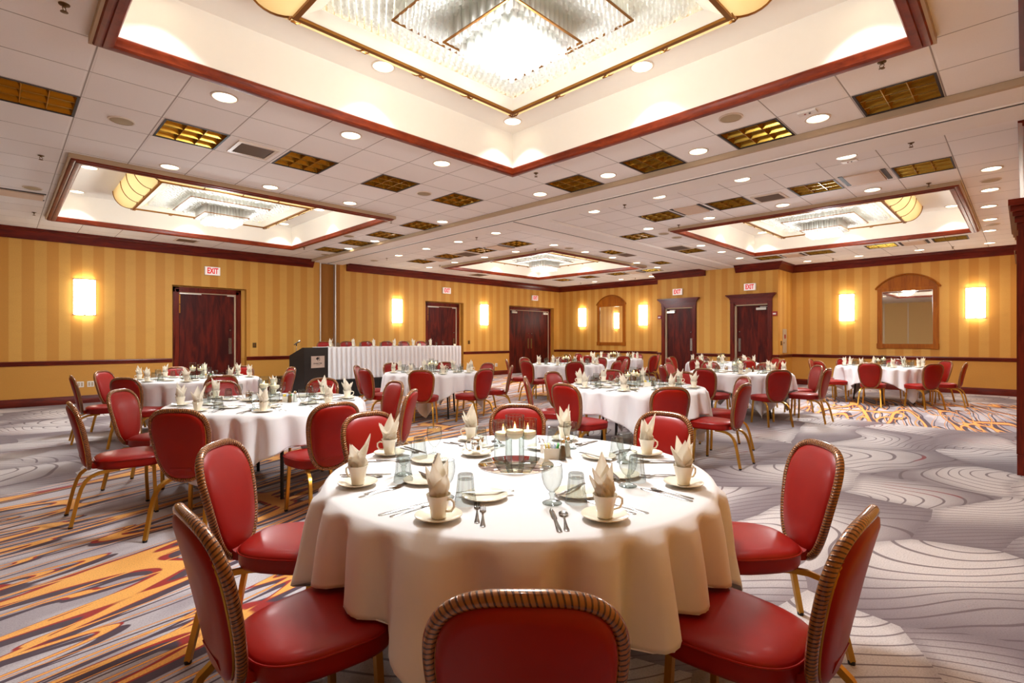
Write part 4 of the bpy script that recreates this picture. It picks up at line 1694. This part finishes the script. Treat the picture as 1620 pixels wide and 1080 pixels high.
# --- tableware prototypes -------------------------------------------------
def make_cup():
    t = thing('coffee_cup', '', 'cup', group='')
    m = MB()
    m.lathe([(.022, 0), (.025, .002), (.026, .010), (.029, .025), (.033, .048), (.038, .068), (.041, .076), (.0395, .0765), (.036, .068), (.031, .045), (.026, .012), (.001, .008)], 28, cap1=False)
    m.build('cup_body', 'china', t, smooth=True, angle=60)
    m = MB()
    m.tube([(.034, 0, .062), (.048, 0, .066), (.060, 0, .058), (.060, 0, .042), (.050, 0, .028), (.030, 0, .024)], .004, 8)
    m.build('handle', 'china', t, smooth=True)
    return Stock(t)


def single(name, cat, fn, mat, smooth=True, angle=50):
    m = MB()
    fn(m)
    o = m.build(name, mat, smooth=smooth, angle=angle)
    tag(o, '', cat, '')
    return Stock(o)


def f_saucer(m):
    m.lathe([(.030, 0), (.032, .003), (.045, .006), (.068, .013), (.078, .018), (.077, .020), (.066, .016), (.044, .009), (.028, .0065), (.001, .006)], 36, cap1=False)


def f_plate(m):
    m.lathe([(.050, 0), (.052, .003), (.062, .006), (.082, .012), (.086, .014), (.085, .016), (.080, .0145), (.060, .0085), (.050, .0055), (.001, .005)], 40, cap1=False)


def f_tumbler(m):      # upside down pressed glass
    m.lathe([(.040, 0), (.0395, .012), (.036, .034)], 32, cap0=False, cap1=False)
    m.lathe([(.036, .034), (.034, .040), (.029, .095), (.028, .103)], 48, cap0=False, cap1=False, flute=.09, nf=12)
    m.lathe([(.026, .088), (.001, .090)], 24, cap0=False, cap1=False)
    m.lathe([(.028, .103), (.026, .107), (.001, .107)], 32, cap0=False, cap1=False)


def f_goblet(m):
    m.tube([(.035 * math.cos(PI * i / 16), .035 * math.sin(PI * i / 16), .142) for i in range(32)], .0012, 6, closed=True, up=(0, 0, 1))
    m.lathe([(.001, .001), (.034, .002), (.036, .004), (.030, .008), (.012, .013), (.008, .020), (.009, .030), (.013, .038), (.008, .043), (.020, .054), (.031, .072), (.038, .098), (.0385, .118), (.035, .142)], 32, cap0=False, cap1=False)


def flat_item(m, outline, z0, z1):
    n = len(outline)
    vs = [(x, y, z0) for x, y in outline] + [(x, y, z1) for x, y in outline]
    fs = [tuple(range(n - 1, -1, -1)), tuple(range(n, 2 * n))] + [(i, (i + 1) % n, n + (i + 1) % n, n + i) for i in range(n)]
    m.add(vs, fs)


def strip(m, pts, z0s, th=.002):
    """pts: (y, halfwidth, z) from handle end to tip"""
    n = len(pts)
    vs, fs = [], []
    for y, hw, z in pts:
        vs += [(-hw, y, z), (-hw * .4, y, z + th), (hw * .4, y, z + th), (hw, y, z)]
    for i in range(n - 1):
        for k in range(4):
            fs.append((i * 4 + k, i * 4 + (k + 1) % 4, (i + 1) * 4 + (k + 1) % 4, (i + 1) * 4 + k))
    fs += [(0, 1, 2, 3), tuple(4 * n - 4 + k for k in (3, 2, 1, 0))]
    m.add(vs, fs)


HAND = [(-.10, .004, .001), (-.097, .0085, .001), (-.085, .009, .0015), (-.06, .0065, .002), (-.03, .0045, .004), (.0, .003, .005), (.02, .0028, .005)]


def f_fork(m):
    strip(m, HAND + [(.035, .0045, .004), (.045, .010, .002), (.055, .0115, .0015)], 0)
    for k in range(4):
        x = -.009 + k * .006
        m.tube([(x, .053, .0025), (x, .075, .003), (x * .95, .098, .006)], .0014, 5, radii=[.0018, .0015, .0008])


def f_knife(m):
    strip(m, [(-.11, .005, .001), (-.105, .009, .001), (-.08, .0085, .002), (-.03, .0065, .002), (.0, .0055, .002), (.005, .008, .0015), (.03, .0095, .0015), (.08, .009, .0015), (.10, .006, .0015), (.11, .001, .0015)], 0, .003)


def f_spoon(m):
    strip(m, HAND + [(.03, .004, .004)], 0)
    prof = []
    vs, fs = [], []
    N = 14
    for j, (k, z) in enumerate([(1.0, .004), (.75, .0015), (.4, .0), (.05, -.0003)]):
        for i in range(N):
            a = 2 * PI * i / N
            vs.append((.0165 * k * math.cos(a), .052 + .027 * k * math.sin(a), z + .001))
    for j in range(3):
        for i in range(N):
            q = (i + 1) % N
            fs.append((j * N + i, j * N + q, (j + 1) * N + q, (j + 1) * N + i))
    m.add(vs, fs)


def f_napkin(seed):
    def fn(m):
        rr = random.Random(seed)
        leaves = []
        n = 5 + seed % 2
        for k in range(n):
            a = 2 * PI * k / n + rr.uniform(-.35, .35)
            leaves.append((a, rr.uniform(.105, .155) if k % 2 == 0 else rr.uniform(.085, .12), rr.uniform(.014, .046), rr.uniform(.036, .048)))
        for a, hgt, lean, hw in leaves:
            vs, fs = [], []
            nu, nv = 7, 9
            tw_ = rr.uniform(-.5, .5)
            for j in range(nv):
                v = j / (nv - 1)
                wdt = hw * (1 - v ** 2.2) * (.62 + .9 * v * (1 - v) * 1.6) + .0006
                rad = .012 + lean * v ** 1.5 + .008 * math.sin(v * PI)
                for i in range(nu):
                    u = -1 + 2 * i / (nu - 1)
                    b = a + tw_ * v
                    # sheet curls round its own axis
                    nx, ny = math.cos(b), math.sin(b)
                    tx, ty = -ny, nx
                    curl = -.55 * wdt * u * u
                    x = nx * (rad + curl) + tx * wdt * u
                    y = ny * (rad + curl) + ty * wdt * u
                    z = .045 + (hgt) * v + .006 * math.sin(u * 3 + k) * v
                    if z < .076:
                        q = math.hypot(x, y)
                        if q > .031:
                            x, y = x * .031 / q, y * .031 / q
                    vs.append((x, y, z))
            off = .0022
            m0 = len(vs)
            vs2 = []
            for i_, (x, y, z) in enumerate(vs):
                vs2.append((x - math.cos(a) * off, y - math.sin(a) * off, z))
            for j in range(nv - 1):
                for i in range(nu - 1):
                    p = j * nu + i
                    fs.append((p, p + 1, p + nu + 1, p + nu))
                    fs.append((m0 + p + nu, m0 + p + nu + 1, m0 + p + 1, m0 + p))
            bd = [i for i in range(nu)] + [j * nu + nu - 1 for j in range(1, nv)] + [(nv - 1) * nu + i for i in range(nu - 2, -1, -1)] + [j * nu for j in range(nv - 2, 0, -1)]
            for q in range(len(bd)):
                p, p2 = bd[q], bd[(q + 1) % len(bd)]
                fs.append((p2, p, m0 + p, m0 + p2))
            m.add(vs + vs2, fs)
        # gathered core and a rolled fold across the front
        m.lathe([(.012, .02), (.026, .05), (.032, .076), (.030, .092), (.022, .105), (.004, .115)], 14, flute=.18, nf=5)
        pth = []
        a0 = rr.uniform(0, 6)
        for i in range(9):
            a = a0 + 2.6 * i / 8
            pth.append((.031 * math.cos(a), .031 * math.sin(a), .080 + .032 * i / 8))
        m.tube(pth, .006, 6, radii=[.003, .006, .007, .008, .008, .007, .006, .005, .002])
    return fn


cup = make_cup()
saucer = single('saucer', 'saucer', f_saucer, 'china')
bplate = single('bread_plate', 'plate', f_plate, 'china')
tumbler = single('water_tumbler', 'glass', f_tumbler, 'fluted', angle=30)
goblet = single('water_goblet', 'glass', f_goblet, 'glass', angle=70)
fork = single('fork', 'fork', f_fork, 'steel')
knife = single('dinner_knife', 'knife', f_knife, 'steel')
bknife = single('butter_knife', 'knife', f_knife, 'steel')
spoon = single('teaspoon', 'spoon', f_spoon, 'steel')
napk = [single('folded_napkin', 'napkin', f_napkin(s_), 'napkin', angle=80) for s_ in (1, 2, 4, 7)]


# centrepiece prototypes
def make_vase(h):
    t = thing('candle_vase', '', 'candle', group='')
    m = MB()
    r = .043
    m.lathe([(.001, 0), (r, .001), (r, h)], 32, cap0=False, cap1=False)
    m.tube([(r * math.cos(PI * i / 16), r * math.sin(PI * i / 16), h) for i in range(32)], .0016, 6, closed=True, up=(0, 0, 1))
    m.build('glass_cylinder', 'glass', t, smooth=True, angle=50)
    wz = h * .66
    m = MB()
    m.lathe([(r - .001, wz - .003), (r - .001, wz), (.001, wz + .0005)], 28, cap0=False, cap1=False)
    m.lathe([(r - .001, .012), (.001, .0125)], 28, cap0=False, cap1=False)
    m.build('water', 'water', t, smooth=True, angle=50)
    m = MB()
    m.lathe([(.020, wz - .026), (.036, wz - .014), (.0405, wz + .004), (.038, wz + .014), (.014, wz + .012), (.006, wz + .010)], 24)
    c = m.build('floating_candle', 'wax', t, smooth=True, angle=60)
    m = MB()
    m.lathe([(.001, wz + .012), (.004, wz + .018), (.0045, wz + .024), (.001, wz + .040)], 10)
    m.build('flame', 'flame', c, smooth=True)
    return Stock(t)


vases = [make_vase(.235), make_vase(.205), make_vase(.195)]


def f_disc(m):
    m.lathe([(.176, 0), (.178, .002), (.178, .004), (.175, .006)], 64)


disc = single('round_mirror_tray', 'tray', f_disc, 'mirror')


def make_caddy():
    t = thing('sugar_caddy', '', 'caddy', group='')
    m = MB()
    w_, d_, h_ = .075, .052, .052
    for s_ in (-1, 1):
        m.box((s_ * w_ / 2, 0, h_ / 2), (.004, d_, h_))
        m.box((0, s_ * d_ / 2, h_ / 2), (w_, .004, h_))
    m.box((0, 0, .003), (w_, d_, .006))
    m.build('china_box', 'china', t)
    for i, (mt) in enumerate(('yellowpaper', 'yellowpaper', 'bluepaper', 'bluepaper', 'greenpaper')):
        m = MB()
        m.box((-.026 + i * .013, 0, .040), (.006, .044, .062), M4=Matrix.Rotation(.12 * (i - 2), 3, 'Y'))
        m.build('sachet', mt, t)
    return Stock(t)


def make_shaker(fill):
    t = thing('pepper_shaker' if fill == 'pepper' else 'salt_shaker', '', 'shaker', group='')
    m = MB()
    m.lathe([(.020, 0), (.021, .003), (.019, .02), (.012, .075), (.012, .08)], 8, cap0=True, cap1=False)
    m.build('glass_body', 'glass', t)
    m = MB()
    m.lathe([(.0175, .004), (.0165, .02), (.0105, .07)], 8)
    m.build('seasoning', fill, t)
    m = MB()
    m.lathe([(.013, .078), (.0135, .092), (.010, .102), (.003, .106)], 16)
    m.build('cap', 'chrome', t, smooth=True)
    return Stock(t)


def make_creamer():
    t = thing('steel_creamer', '', 'creamer', group='')
    m = MB()
    m.lathe([(.026, 0), (.028, .003), (.029, .02), (.029, .06), (.027, .072), (.028, .076)], 28)
    m.build('body', 'chrome', t, smooth=True)
    m = MB()
    m.lathe([(.028, .076), (.027, .082), (.016, .090), (.004, .093), (.004, .097), (.007, .100), (.001, .106)], 24)
    m.build('lid', 'chrome', t, smooth=True)
    m = MB()
    m.tube([(-.027, 0, .068), (-.045, 0, .070), (-.056, 0, .055), (-.052, 0, .030), (-.038, 0, .018), (-.026, 0, .018)], .0032, 8)
    m.build('handle', 'chrome', t, smooth=True)
    m = MB()
    m.tube([(.026, 0, .062), (.034, 0, .076), (.038, 0, .084)], .006, 8, radii=[.009, .006, .004])
    m.build('spout', 'chrome', t, smooth=True)
    return Stock(t)


caddy, pepper, salt, creamer = make_caddy(), make_shaker('pepper'), make_shaker('salt'), make_creamer()
m = MB()
m.box((0, .012, .022), (.07, .0015, .046), M4=Matrix.Rotation(.35, 3, 'X'))
m.box((0, -.006, .022), (.07, .0015, .046), M4=Matrix.Rotation(-.35, 3, 'X'))
card = Stock(tag(m.build('folded_table_card', 'white'), '', 'card', ''))

CH_D = 1.04
for ti, (r, d, desc, lod) in enumerate(TABLES):
    cx, cy = rd(r, d)
    rr = random.Random(100 + ti)
    tfr.place((cx, cy, 0), PI / 4, 'round folding table under the white cloth at ' + desc)
    c = cloth(ti + 1)
    c.location = (cx, cy, 0)
    tag(c, 'white square tablecloth draped over ' + desc, 'tablecloth', 'white cloths on the round tables')
    for ph, nm in PLACE.items():
        a = math.radians(ph - 45)
        ux, uy = math.cos(a), math.sin(a)
        # hidden or out-of-sight chairs are still placed: all show at least a rail of their back
        da = rr.uniform(-.02, .02) if ti else 0.0
        dd = CH_D + (rr.uniform(-.02, .04) if ti else {225: -.07, 315: -.055, 45: -.02, 135: -.02}.get(ph, 0.0))
        rz = math.atan2(-uy, -ux) - PI / 2 + rr.uniform(-.06, .06) * (1 if ti else .3)
        ca, sa = math.cos(a + da), math.sin(a + da)
        st = chairA if lod == 2 else chairB
        st.place((cx + ca * dd, cy + sa * dd, 0), rz, 'red vinyl banquet chair at the %s side of %s' % (nm, desc), 'red banquet chairs around the round tables')
        # right-hand direction for the guest
        tx, ty = -uy, ux
        tx, ty = (uy * -1, ux)
        # guest at angle a faces the centre: right hand = (-uy, ux) * -1 rotated; for the front guest it must be +camera-right
        def at(tau, rho, dz=0.0, jr=.006):
            j1, j2 = rr.uniform(-jr, jr), rr.uniform(-jr, jr)
            return (cx + ux * (rho + j1) + tx * (tau + j2), cy + uy * (rho + j1) + ty * (tau + j2), TOPZ + .0075 + dz)
        face = math.atan2(-uy, -ux) - PI / 2     # local +Y looks at the centre
        where = 'at the %s place of %s' % (nm, desc)
        grp = 'on the round tables'
        p = at(.27, .655)
        saucer.place(p, 0, 'ivory saucer under the cup ' + where, 'ivory saucers ' + grp)
        cup.place((p[0], p[1], p[2] + .0072), face + rr.uniform(-.6, .5) + (0 if rr.random() < .75 else -1.6), 'ivory cup with napkin ' + where, 'ivory coffee cups ' + grp)
        k = rr.randrange(4)
        napk[k].place((p[0], p[1], p[2] + .0105), rr.uniform(0, 6.28), 'ivory folded napkin in cup ' + where, 'folded ivory napkins ' + grp)
        tumbler.place(at(.205, .485), rr.random(), 'upturned pressed glass tumbler ' + where, 'upturned tumblers ' + grp)
        goblet.place(at(.11, .50), 0, 'clear stemmed water goblet ' + where, 'water goblets ' + grp)
        pp = at(-.13, .43)
        bplate.place(pp, 0, 'ivory bread plate ' + where, 'ivory bread plates ' + grp)
        if lod == 2:
            fork.place(at(-.155, .60), face + rr.uniform(-.07, .07), 'outer steel fork ' + where, 'forks ' + grp)
            fork.place(at(-.125, .625), face + rr.uniform(-.07, .07), 'inner steel fork ' + where, 'forks ' + grp)
            knife.place(at(.11, .665), face + PI + rr.uniform(-.08, .08) + PI, 'steel dinner knife ' + where, 'dinner knives ' + grp)
            spoon.place(at(.14, .665), face + rr.uniform(-.06, .06), 'steel teaspoon ' + where, 'teaspoons ' + grp)
            bknife.place((pp[0] - ux * .03, pp[1] - uy * .03, pp[2] + .0135), face + PI / 2 + rr.uniform(-.2, .2), 'butter knife on bread plate ' + where, 'butter knives ' + grp)
    # centrepiece; camera-aligned offsets

    def cp(r_, d_, dz=0.0):
        x, y = rd(r + r_, d + d_)
        return (x, y, TOPZ + .0075 + dz)
    disc.place(cp(-.015, .07 if ti == 0 else 0), 0, 'round mirror tray in the middle of ' + desc, 'round mirror trays')
    o_ = .07 if ti == 0 else 0.0
    vases[0].place(cp(-.02, o_ - .055, .0065), 0, 'tallest glass vase with floating candle on ' + desc, 'floating candle vases')
    vases[1].place(cp(.042, o_ + .030, .0065), 0, 'right glass vase with floating candle on ' + desc, 'floating candle vases')
    vases[2].place(cp(-.075, o_ + .035, .0065), 0, 'left glass vase with floating candle on ' + desc, 'floating candle vases')
    if lod >= 1 or ti in (5, 9):
        caddy.place(cp(.165, .215 if ti == 0 else .02), -PI / 4, 'ivory sugar caddy with coloured sachets on ' + desc, 'sugar caddies')
    if lod >= 1:
        pepper.place(cp(.215, .17 if ti == 0 else -.05), .3, 'glass pepper shaker beside the sugar caddy on ' + desc, 'pepper shakers')
        salt.place(cp(.245, .235 if ti == 0 else .0), .3, 'glass salt shaker beside the pepper on ' + desc, 'salt shakers')
        q = cp(-.215, .27 if ti == 0 else .05)
        saucer.place(q, 0, 'ivory saucer under the steel creamer on ' + desc, 'saucers under the creamers')
        creamer.place((q[0], q[1], q[2] + .007), -PI / 4 + .2, 'lidded steel creamer on a saucer on ' + desc, 'steel creamers')
    if ti == 0:
        card.place(cp(.15, .33), -PI / 4, 'folded white card behind the sugar caddy on the nearest table')

# ------------------------------------------------------------------ riser, head table, lectern
RZ = .41
m = MB()
m.box(((4.95 + 9.6) / 2, (11.22 + 13.6) / 2, RZ / 2), (9.6 - 4.95, 13.6 - 11.22, RZ - .001), mi=0)
# box pleated black skirting along the front
vs, fs = [], []
n = 180
for j, z in enumerate((.003, RZ - .005)):
    for i in range(n + 1):
        x = 4.95 + 4.65 * i / n
        vs.append((x, 11.20 - .012 * math.sin(i * 1.3) ** 2, z))
for i in range(n):
    fs.append((i, i + 1, n + 2 + i, n + 1 + i))
ri = thing('stage_riser', 'low black stage riser carrying the skirted head table', 'stage')
m.build('platform', 'black', ri)
m2 = MB(); m2.add(vs, fs); m2.build('black_skirting', 'blackcloth', ri, smooth=True)

HX0, HX1, HY0, HY1 = 5.30, 9.22, 11.30, 12.06
ht = thing('head_table', 'long head table on the riser under a white cloth', 'table', ((HX0 + HX1) / 2, (HY0 + HY1) / 2, RZ))
hl = (HX1 - HX0)
m = MB(); m.box((0, 0, .735), (hl - .04, .72, .03)); m.build('tabletop', 'wood', ht)
for sx in (-1, -.05, .05, 1):
    for sy in (-1, 1):
        m = MB(); m.tube([(sx * (hl / 2 - .3), sy * .28, .72), (sx * (hl / 2 - .3), sy * .3, 0)], .015, 8); m.build('leg', 'black', ht)
m = MB()
m.box((0, 0, .755), (hl + .01, .77, .006))
hc = m.build('tablecloth', 'linen', loc=((HX0 + HX1) / 2, (HY0 + HY1) / 2, RZ))
tag(hc, 'white cloth and pleated skirt on the long head table', 'tablecloth')
# pleated skirt on the front and both ends
path = []
def seg(p, q, k):
    for i in range(k):
        f = i / k
        path.append((p[0] + (q[0] - p[0]) * f, p[1] + (q[1] - p[1]) * f))
A_, B_, C_, D_ = (-hl / 2, .38), (-hl / 2, -.38), (hl / 2, -.38), (hl / 2, .38)
seg(A_, B_, 60); seg(B_, C_, 320); seg(C_, D_, 60); path.append(D_)
vs, fs = [], []
zs_ = [.757, .74, .70, .5, .25, .012]
N = len(path)
for j, z in enumerate(zs_):
    for i, (x, y) in enumerate(path):
        f = (0, .25, .7, 1, 1.1, 1.25)[j]
        off = .012 + f * (.012 + .018 * math.sin(i * .62 + .6 * math.sin(i * .07)))
        nx, ny = (-1, 0) if i < 60 else ((0, -1) if i < 380 else (1, 0))
        vs.append((x + nx * off, y + ny * off, z))
for j in range(len(zs_) - 1):
    for i in range(N - 1):
        fs.append((j * N + i, (j + 1) * N + i, (j + 1) * N + i + 1, j * N + i + 1))
m = MB(); m.add(vs, fs)
m.build('pleated_skirt', 'linen', hc, smooth=True, angle=80)
HT = RZ + .7585
heads = [5.8, 6.4, 6.98, 7.6, 8.2, 8.78]
nth = ['leftmost', 'second from left', 'third from left', 'fourth from left', 'fifth from left', 'rightmost']
for i, x in enumerate(heads):
    chairB.place((x + .05, 12.36, RZ), PI + rnd.uniform(-.1, .1), 'red chair behind the raised head table, ' + nth[i], 'red chairs behind the head table')
    px_ = x - .02 - .25
    lab = ' on the raised head table, ' + nth[i]
    xx = x * .975 + .02
    saucer.place((xx - .1, 11.72, HT), 0, 'ivory saucer' + lab, 'saucers on the head table')
    cup.place((xx - .1, 11.72, HT + .0072), rnd.uniform(0, 6), 'ivory coffee cup with napkin' + lab, 'cups on the head table')
    napk[i % 4].place((xx - .1, 11.72, HT + .0105), i, 'pointed ivory napkin' + lab, 'napkins on the head table')
    tumbler.place((xx + .06, 11.66, HT), 0, 'upturned tumbler' + lab, 'tumblers on the head table')
    goblet.place((xx + .26, 11.62, HT), 0, 'stemmed goblet' + lab, 'goblets on the head table')
caddy.place((8.02, 11.6, HT), 0, 'ivory sugar caddy on the raised head table', 'sugar caddies')
m = MB(); m.lathe([(.028, 0), (.03, .01), (.03, .045), (.028, .05)], 16)
tag(m.build('votive_candle', 'wax', loc=(9.12, 11.45, HT), smooth=True), 'small white votive at the right end of the head table', 'candle')

# lectern
lx, ly = rd(-4.11, 10.35)
lec = thing('lectern', 'tall black lectern with a silver sign beside the head table', 'lectern', (lx, ly, 0), math.radians(18))
W, D, Hh = .60, .42, 1.19
m = MB()
prof = [(-D / 2, 0), (-D / 2, Hh), (-D / 2 + .05, Hh), (D / 2, Hh - .16), (D / 2, 0)]
# local -Y is the front (audience) side
vs = [(-W / 2, y, z) for y, z in prof] + [(W / 2, y, z) for y, z in prof]
n = len(prof)
m.add(vs, [tuple(range(n)), tuple(range(2 * n - 1, n - 1, -1))] + [(i, n + i, n + (i + 1) % n, (i + 1) % n) for i in range(n)])
m.build('cabinet', 'black', lec)
m = MB(); m.box((.03, -D / 2 - .004, .90), (.335, .008, .235)); sg = m.build('sign_plate', 'plaque', lec)
fy = -D / 2 - .010
text_obj('D', .040, 'ink', lec, (.03 - .098, fy, .870), (PI / 2, 0, 0), .001, name='lettering', sx=1.0)
text_obj('OUBLE', .030, 'ink', lec, (.03 - .034, fy, .868), (PI / 2, 0, 0), .001, name='lettering', sx=.95)
text_obj('T', .040, 'ink', lec, (.03 + .030, fy, .870), (PI / 2, 0, 0), .001, name='lettering')
text_obj('REE', .030, 'ink', lec, (.03 + .076, fy, .868), (PI / 2, 0, 0), .001, name='lettering', sx=.95)
text_obj('BY HILTON', .014, 'ink', lec, (.035, fy, .840), (PI / 2, 0, 0), .001, name='lettering', spacing=1.3)
m = MB()
cxl, czl = .02, .965
for dx, dz, rr_ in ((-.02, 0, .022), (.0, .012, .024), (.016, .002, .02), (-.008, -.004, .022), (.004, -.008, .018)):
    pts = [(cxl + dx + rr_ * math.cos(a * PI / 8), czl + dz + rr_ * .8 * math.sin(a * PI / 8)) for a in range(16)]
    m.add([(x, fy, z) for x, z in pts], [tuple(range(16))])
m.add([(cxl - .003, fy, czl - .02), (cxl + .003, fy, czl - .02), (cxl + .005, fy, czl - .042), (cxl + .014, fy, czl - .046), (cxl - .014, fy, czl - .046), (cxl - .005, fy, czl - .042)], [tuple(range(6))])
# crescent
N = 20
oc, ic = [], []
for i in range(N + 1):
    a = -PI * .62 + PI * 1.24 * i / N
    oc.append((cxl + .022 + .036 * math.cos(a), czl - .008 + .044 * math.sin(a)))
    ic.append((cxl + .016 + .031 * math.cos(a), czl - .008 + .040 * math.sin(a)))
m.add([(x, fy, z) for x, z in oc + ic], [(i, i + 1, N + 2 + i, N + 1 + i) for i in range(N)])
m.build('tree_emblem', 'ink', lec)
mic = thing('microphone', 'small silver microphone on a thin stem on the lectern', 'microphone', (lx, ly, Hh - .10), math.radians(18))
m = MB(); m.tube([(-.21, .12, -.02), (-.21, .12, .10), (-.208, .12, .14)], .006, 8); m.build('stem', 'chrome', mic, smooth=True)
m = MB(); m.tube([(-.208, .12, .13), (-.206, .118, .17)], .012, 8); m.build('clip', 'blackrub', mic, smooth=True)
m = MB(); m.tube([(-.25, .14, .15), (-.20, .115, .19), (-.17, .10, .212)], .011, 10, radii=[.008, .011, .013]); m.build('barrel', 'blackrub', mic, smooth=True)
m = MB(); m.tube([(-.175, .103, .208), (-.16, .095, .222), (-.145, .088, .234), (-.138, .085, .24)], .018, 12, radii=[.013, .02, .019, .006]); m.build('grille_head', 'chrome', mic, smooth=True)
